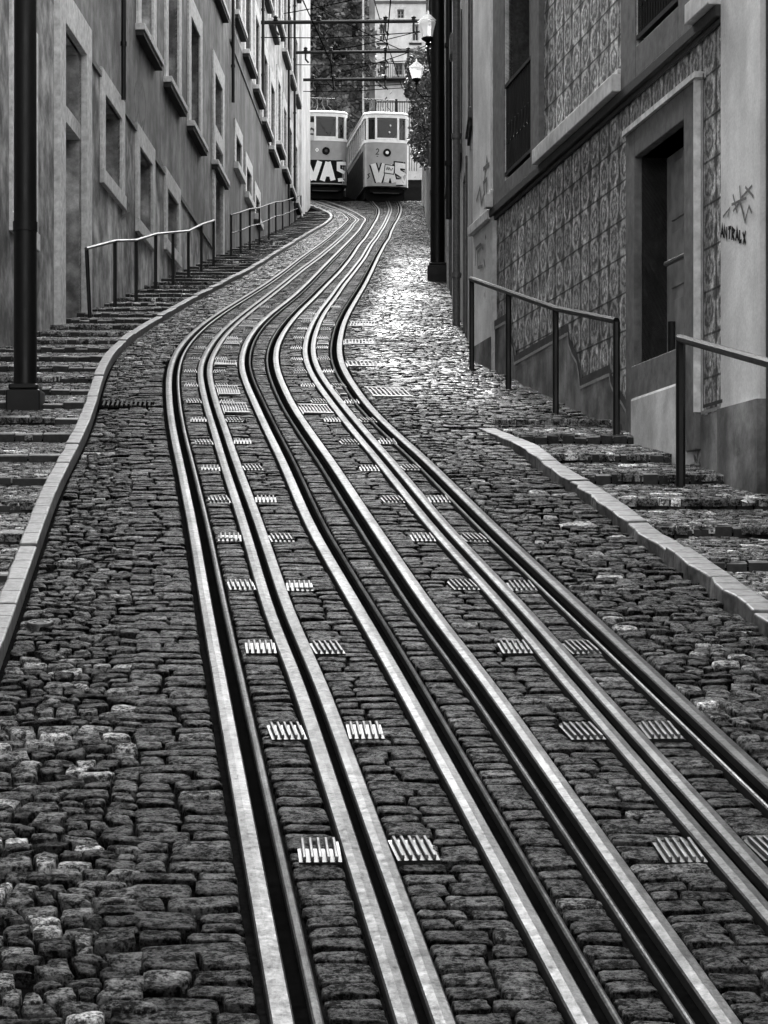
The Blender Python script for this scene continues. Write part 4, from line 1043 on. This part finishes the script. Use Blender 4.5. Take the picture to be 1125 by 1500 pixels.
pR = Vector(((567-CX)/F*YT, YT, (HY-297.5)/F*YT)); pL = Vector(((477.5-CX)/F*(YT+1.2), YT+1.2, (HY-294)/F*(YT+1.2)))
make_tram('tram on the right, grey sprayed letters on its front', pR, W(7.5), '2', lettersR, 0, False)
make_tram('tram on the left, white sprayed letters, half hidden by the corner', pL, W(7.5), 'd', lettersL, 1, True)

# ------------------------------------------------------------------ what stands behind the trams
def leaves(mb, pts_fn, n, size, r, k=1):
    for _ in range(n):
        p = pts_fn(r); s_ = size*r.uniform(.5, 1.3)
        a = Vector((r.gauss(0, 1), r.gauss(0, 1), r.gauss(0, 1))).normalized(); b_ = a.cross(Vector((r.gauss(0, 1), r.gauss(0, 1), r.gauss(0, 1)))).normalized()
        c = a*s_; d = b_*s_*.55
        mb.poly([p-c, p+d*.9-c*.2, p+c, p-d*.9-c*.2], 0 if r.random() < .72 else 1)
Y_B = 126.
iw = empty('old_stone_wall', (-3.5, Y_B, zg(Y_B)), 'tall dark rough stone wall overgrown with ivy behind the trams', 'wall')
mb = MB(); xa_, xb_ = -14., (543-CX)/F*Y_B; nx_, nz_ = 46, 60; zA, zB = zg(Y_B)-2, 34.5
rr_ = random.Random(4)
hgt = lambda i, j: (.25*math.sin(i*.9+j*.35)+.3*math.sin(j*.6-i*.4)+rr_.uniform(-.25, .25))
gv = {}
for i in range(nx_+1):
    for j in range(nz_+1):
        gv[i, j] = len(mb.v); mb.v.append((xa_+(xb_-xa_)*i/nx_, Y_B-(hgt(i, j) if i < nx_ else 0), zA+(zB-zA)*j/nz_))
for i in range(nx_):
    for j in range(nz_): mb.f.append((gv[i, j], gv[i+1, j], gv[i+1, j+1], gv[i, j+1])); mb.mi.append(0)
mb.poly([(xb_, Y_B, zA), (xb_, Y_B+8, zA), (xb_, Y_B+8, zB), (xb_, Y_B, zB)]); mb.poly([(xa_, Y_B, zB), (xb_, Y_B, zB), (xb_, Y_B+8, zB), (xa_, Y_B+8, zB)])
mb.build('wall', M['oldwall'], iw)
for (a, b_, c, d, nm) in ((488, 500, 66, 90, 'opening'), (468, 476, 60, 78, 'opening'), (516, 524, 40, 56, 'opening')):
    m_ = MB(); X0, X1 = (a-CX)/F*Y_B, (b_-CX)/F*Y_B; Z0, Z1 = (HY-d)/F*Y_B, (HY-c)/F*Y_B; m_.box(((X0+X1)/2, Y_B-.55, (Z0+Z1)/2), (X1-X0, .5, Z1-Z0)); m_.build('shuttered_opening', M['under'], iw)
mb = MB(); r = random.Random(12)
blobs = [(r.uniform(-5.0, -1.0), r.uniform(24, 34), r.uniform(.4, 1.4)) for _ in range(34)]
def pf(r):
    bx_, bz_, br = r.choice(blobs); return Vector((bx_+r.gauss(0, br*.6), Y_B-.6-abs(r.gauss(0, .35)), bz_+r.gauss(0, br*.5)))
leaves(mb, pf, 4200, .16, r); tag(mb.build('ivy', [M['leaf'], M['leaf_pale']]), 'dark ivy hanging over the old stone wall behind the trams', 'ivy')
# light strip and pipe at the wall's right edge
mb = MB(); X_ = (545-CX)/F*Y_B
mb.box((X_, Y_B+.2, (zA+zB)/2), (.32, .6, zB-zA)); mb.build('quoin_strip', M['plaster_mid'], iw)
mb = MB(); mb.tube([((532-CX)/F*(Y_B-.9), Y_B-.9, zA), ((532-CX)/F*(Y_B-.9), Y_B-.9, zB)], .06, 8); mb.build('downpipe', M['ledge'], iw)
# pale house
Yp = 146.
ph = empty('pale_house', ((585-CX)/F*Yp, Yp, zg(Yp)), 'pale house facing down the street behind the right tram', 'house')
FP = Facade((546-CX)/F*Yp, Yp, (700-CX)/F*Yp, Yp+.01, 'left')
zP = lambda py: (HY-py)/F*Yp
uP = lambda px: (px-546)/F*Yp
hs = [(uP(582), uP(592), zP(27), zP(14)), (uP(579), uP(590), zP(110), zP(93)), (uP(556), uP(564), zP(60), zP(36)), (uP(604), uP(613), zP(60), zP(36)), (uP(556), uP(564), zP(110), zP(90))]
mb = MB(); FP.wall(mb, 0, uP(624), zg(Yp)-3, zP(-8), hs, dr=.25, depth=7.); mb.build('wall', M['pale_front'], ph)
for q_ in hs: FP.window(ph, *q_, fw=.14, sill=.14, dr=.25, sash='wood_pale', bars=(2, 2))
for py in (75, 5):
    m_ = MB(); FP.box(m_, -.05, uP(624)+.05, zP(py), zP(py-3), 0, .15); m_.build('string_course', M['trim_dark'], ph)
m_ = MB(); FP.box(m_, uP(550), uP(622), zP(121), zP(118), 0, .7); 
for i in range(24): u = uP(551)+(uP(621)-uP(551))*i/23; m_.tube([FP.P(u, zP(118), .66), FP.P(u, zP(118)+.95, .66)], .018, 5)
m_.tube([FP.P(uP(550), zP(118)+.95, .66), FP.P(uP(622), zP(118)+.95, .66)], .03, 6); m_.build('balcony', M['iron'], ph)
m_ = MB(); FP.box(m_, -.2, uP(624)+.2, zP(-8), zP(-12), -7.2, .4); m_.build('roof', M['rooft'], ph)
# gate fence in front of it
gf = empty('iron_fence', ((570-CX)/F*132, 132, zg(132)), 'black iron fence between the right tram and pale house', 'fence')
x0_, x1_ = (549-CX)/F*132, (612-CX)/F*132; zf0 = (HY-200)/F*132; zf1 = (HY-148)/F*132
for i in range(3):
    m_ = MB(); x = x0_+(x1_-x0_)*i/2; m_.box((x, 132, (zf0+zf1)/2), (.14, .14, zf1-zf0+.2)); m_.build('post', M['iron'], gf)
m_ = MB()
for z in (zf1-.05, zf0+.5): m_.box(((x0_+x1_)/2, 132, z), (x1_-x0_, .05, .07))
for i in range(18): x = x0_+(x1_-x0_)*(i+.5)/18; m_.tube([(x, 132, zf0-2.), (x, 132, zf1)], .02, 5)
m_.build('bars', M['iron'], gf)
# bush over the garden wall
bs = empty('bush', (1.75, 90, zg(90)+1.), 'leafy bush spilling over the garden wall right of the trams', 'bush')
m_ = MB()
for q_ in ((1.9, 84), (1.75, 90), (1.9, 97)):
    m_.tube([(q_[0]+.2, q_[1], zg(q_[1])), (q_[0]+.1, q_[1], zg(q_[1])+2.4), (q_[0]-.1, q_[1]+.3, zg(q_[1])+4.), (q_[0]-.35, q_[1]-.2, zg(q_[1])+5.2)], [.09, .08, .06, .03], 7)
m_.build('trunk', M['bark'], bs, smooth=True)
m_ = MB(); r = random.Random(31); lobes = []
for px, py, Y, rad in ((606,98,90,.32),(614,88,88,.42),(624,96,86,.45),(632,108,84,.4),(612,112,91,.4),(622,120,88,.5),(604,122,92,.3),(602,135,94,.25),(612,138,92,.45),(626,136,86,.5),(632,150,84,.5),(622,160,88,.5),(612,165,96,.35),(624,180,90,.5),(617,190,97,.45),(612,205,101,.4),(620,215,98,.45),(626,200,90,.5),(614,225,103,.35),(628,230,92,.45),(634,80,82,.3),(636,125,80,.3)):
    lobes.append((Vector(((px-CX)/F*Y, Y, (HY-py)/F*Y)), rad))
def bf_(r):
    c, q_ = r.choice(lobes); d = Vector((r.gauss(0, 1), r.gauss(0, 1.5), r.gauss(0, 1))); d = d.normalized()*q_*(r.random()**.4)*1.15
    d.y *= 2.; return c+d
leaves(m_, bf_, 15000, .085, r); m_.build('crown', [M['leaf'], M['leaf_pale']], bs)

# ------------------------------------------------------------------ light and camera
w = bpy.data.worlds.new('World'); S.world = w; w.use_nodes = True; nt = w.node_tree
sky = nt.nodes.new('ShaderNodeTexSky'); sky.sky_type = 'NISHITA'; sky.sun_disc = False
SE, SA = W(44), W(-14)
sky.sun_elevation = SE; sky.sun_rotation = SA; sky.dust_density = 4.; sky.air_density = 1.2
bw = nt.nodes.new('ShaderNodeRGBToBW'); nt.links.new(sky.outputs[0], bw.inputs[0])
bg = nt.nodes['Background']; nt.links.new(bw.outputs[0], bg.inputs['Color']); bg.inputs['Strength'].default_value = .15
sl = bpy.data.lights.new('sun', 'SUN'); sl.energy = .75; sl.angle = W(32); so = bpy.data.objects.new('sun', sl); COL.objects.link(so)
dirv = Vector((math.sin(SA)*math.cos(SE), math.cos(SA)*math.cos(SE), math.sin(SE)))
so.rotation_euler = dirv.to_track_quat('Z', 'Y').to_euler(); so.location = dirv*60
cam = bpy.data.cameras.new('camera'); cam.sensor_fit = 'VERTICAL'; cam.sensor_height = 36; cam.sensor_width = 27; cam.lens = 36*F/1500; cam.shift_y = (HY-750)/1500
cam.clip_start = .1; cam.clip_end = 2000
co = bpy.data.objects.new('camera', cam); COL.objects.link(co); co.rotation_euler = (W(90), 0, 0); S.camera = co
S.view_settings.view_transform = 'Standard'; S.view_settings.look = 'None'; S.view_settings.exposure = 2.35; S.view_settings.gamma = 1.
S.cycles.max_bounces = 6; S.cycles.diffuse_bounces = 3; S.cycles.glossy_bounces = 3; S.cycles.use_denoising = True
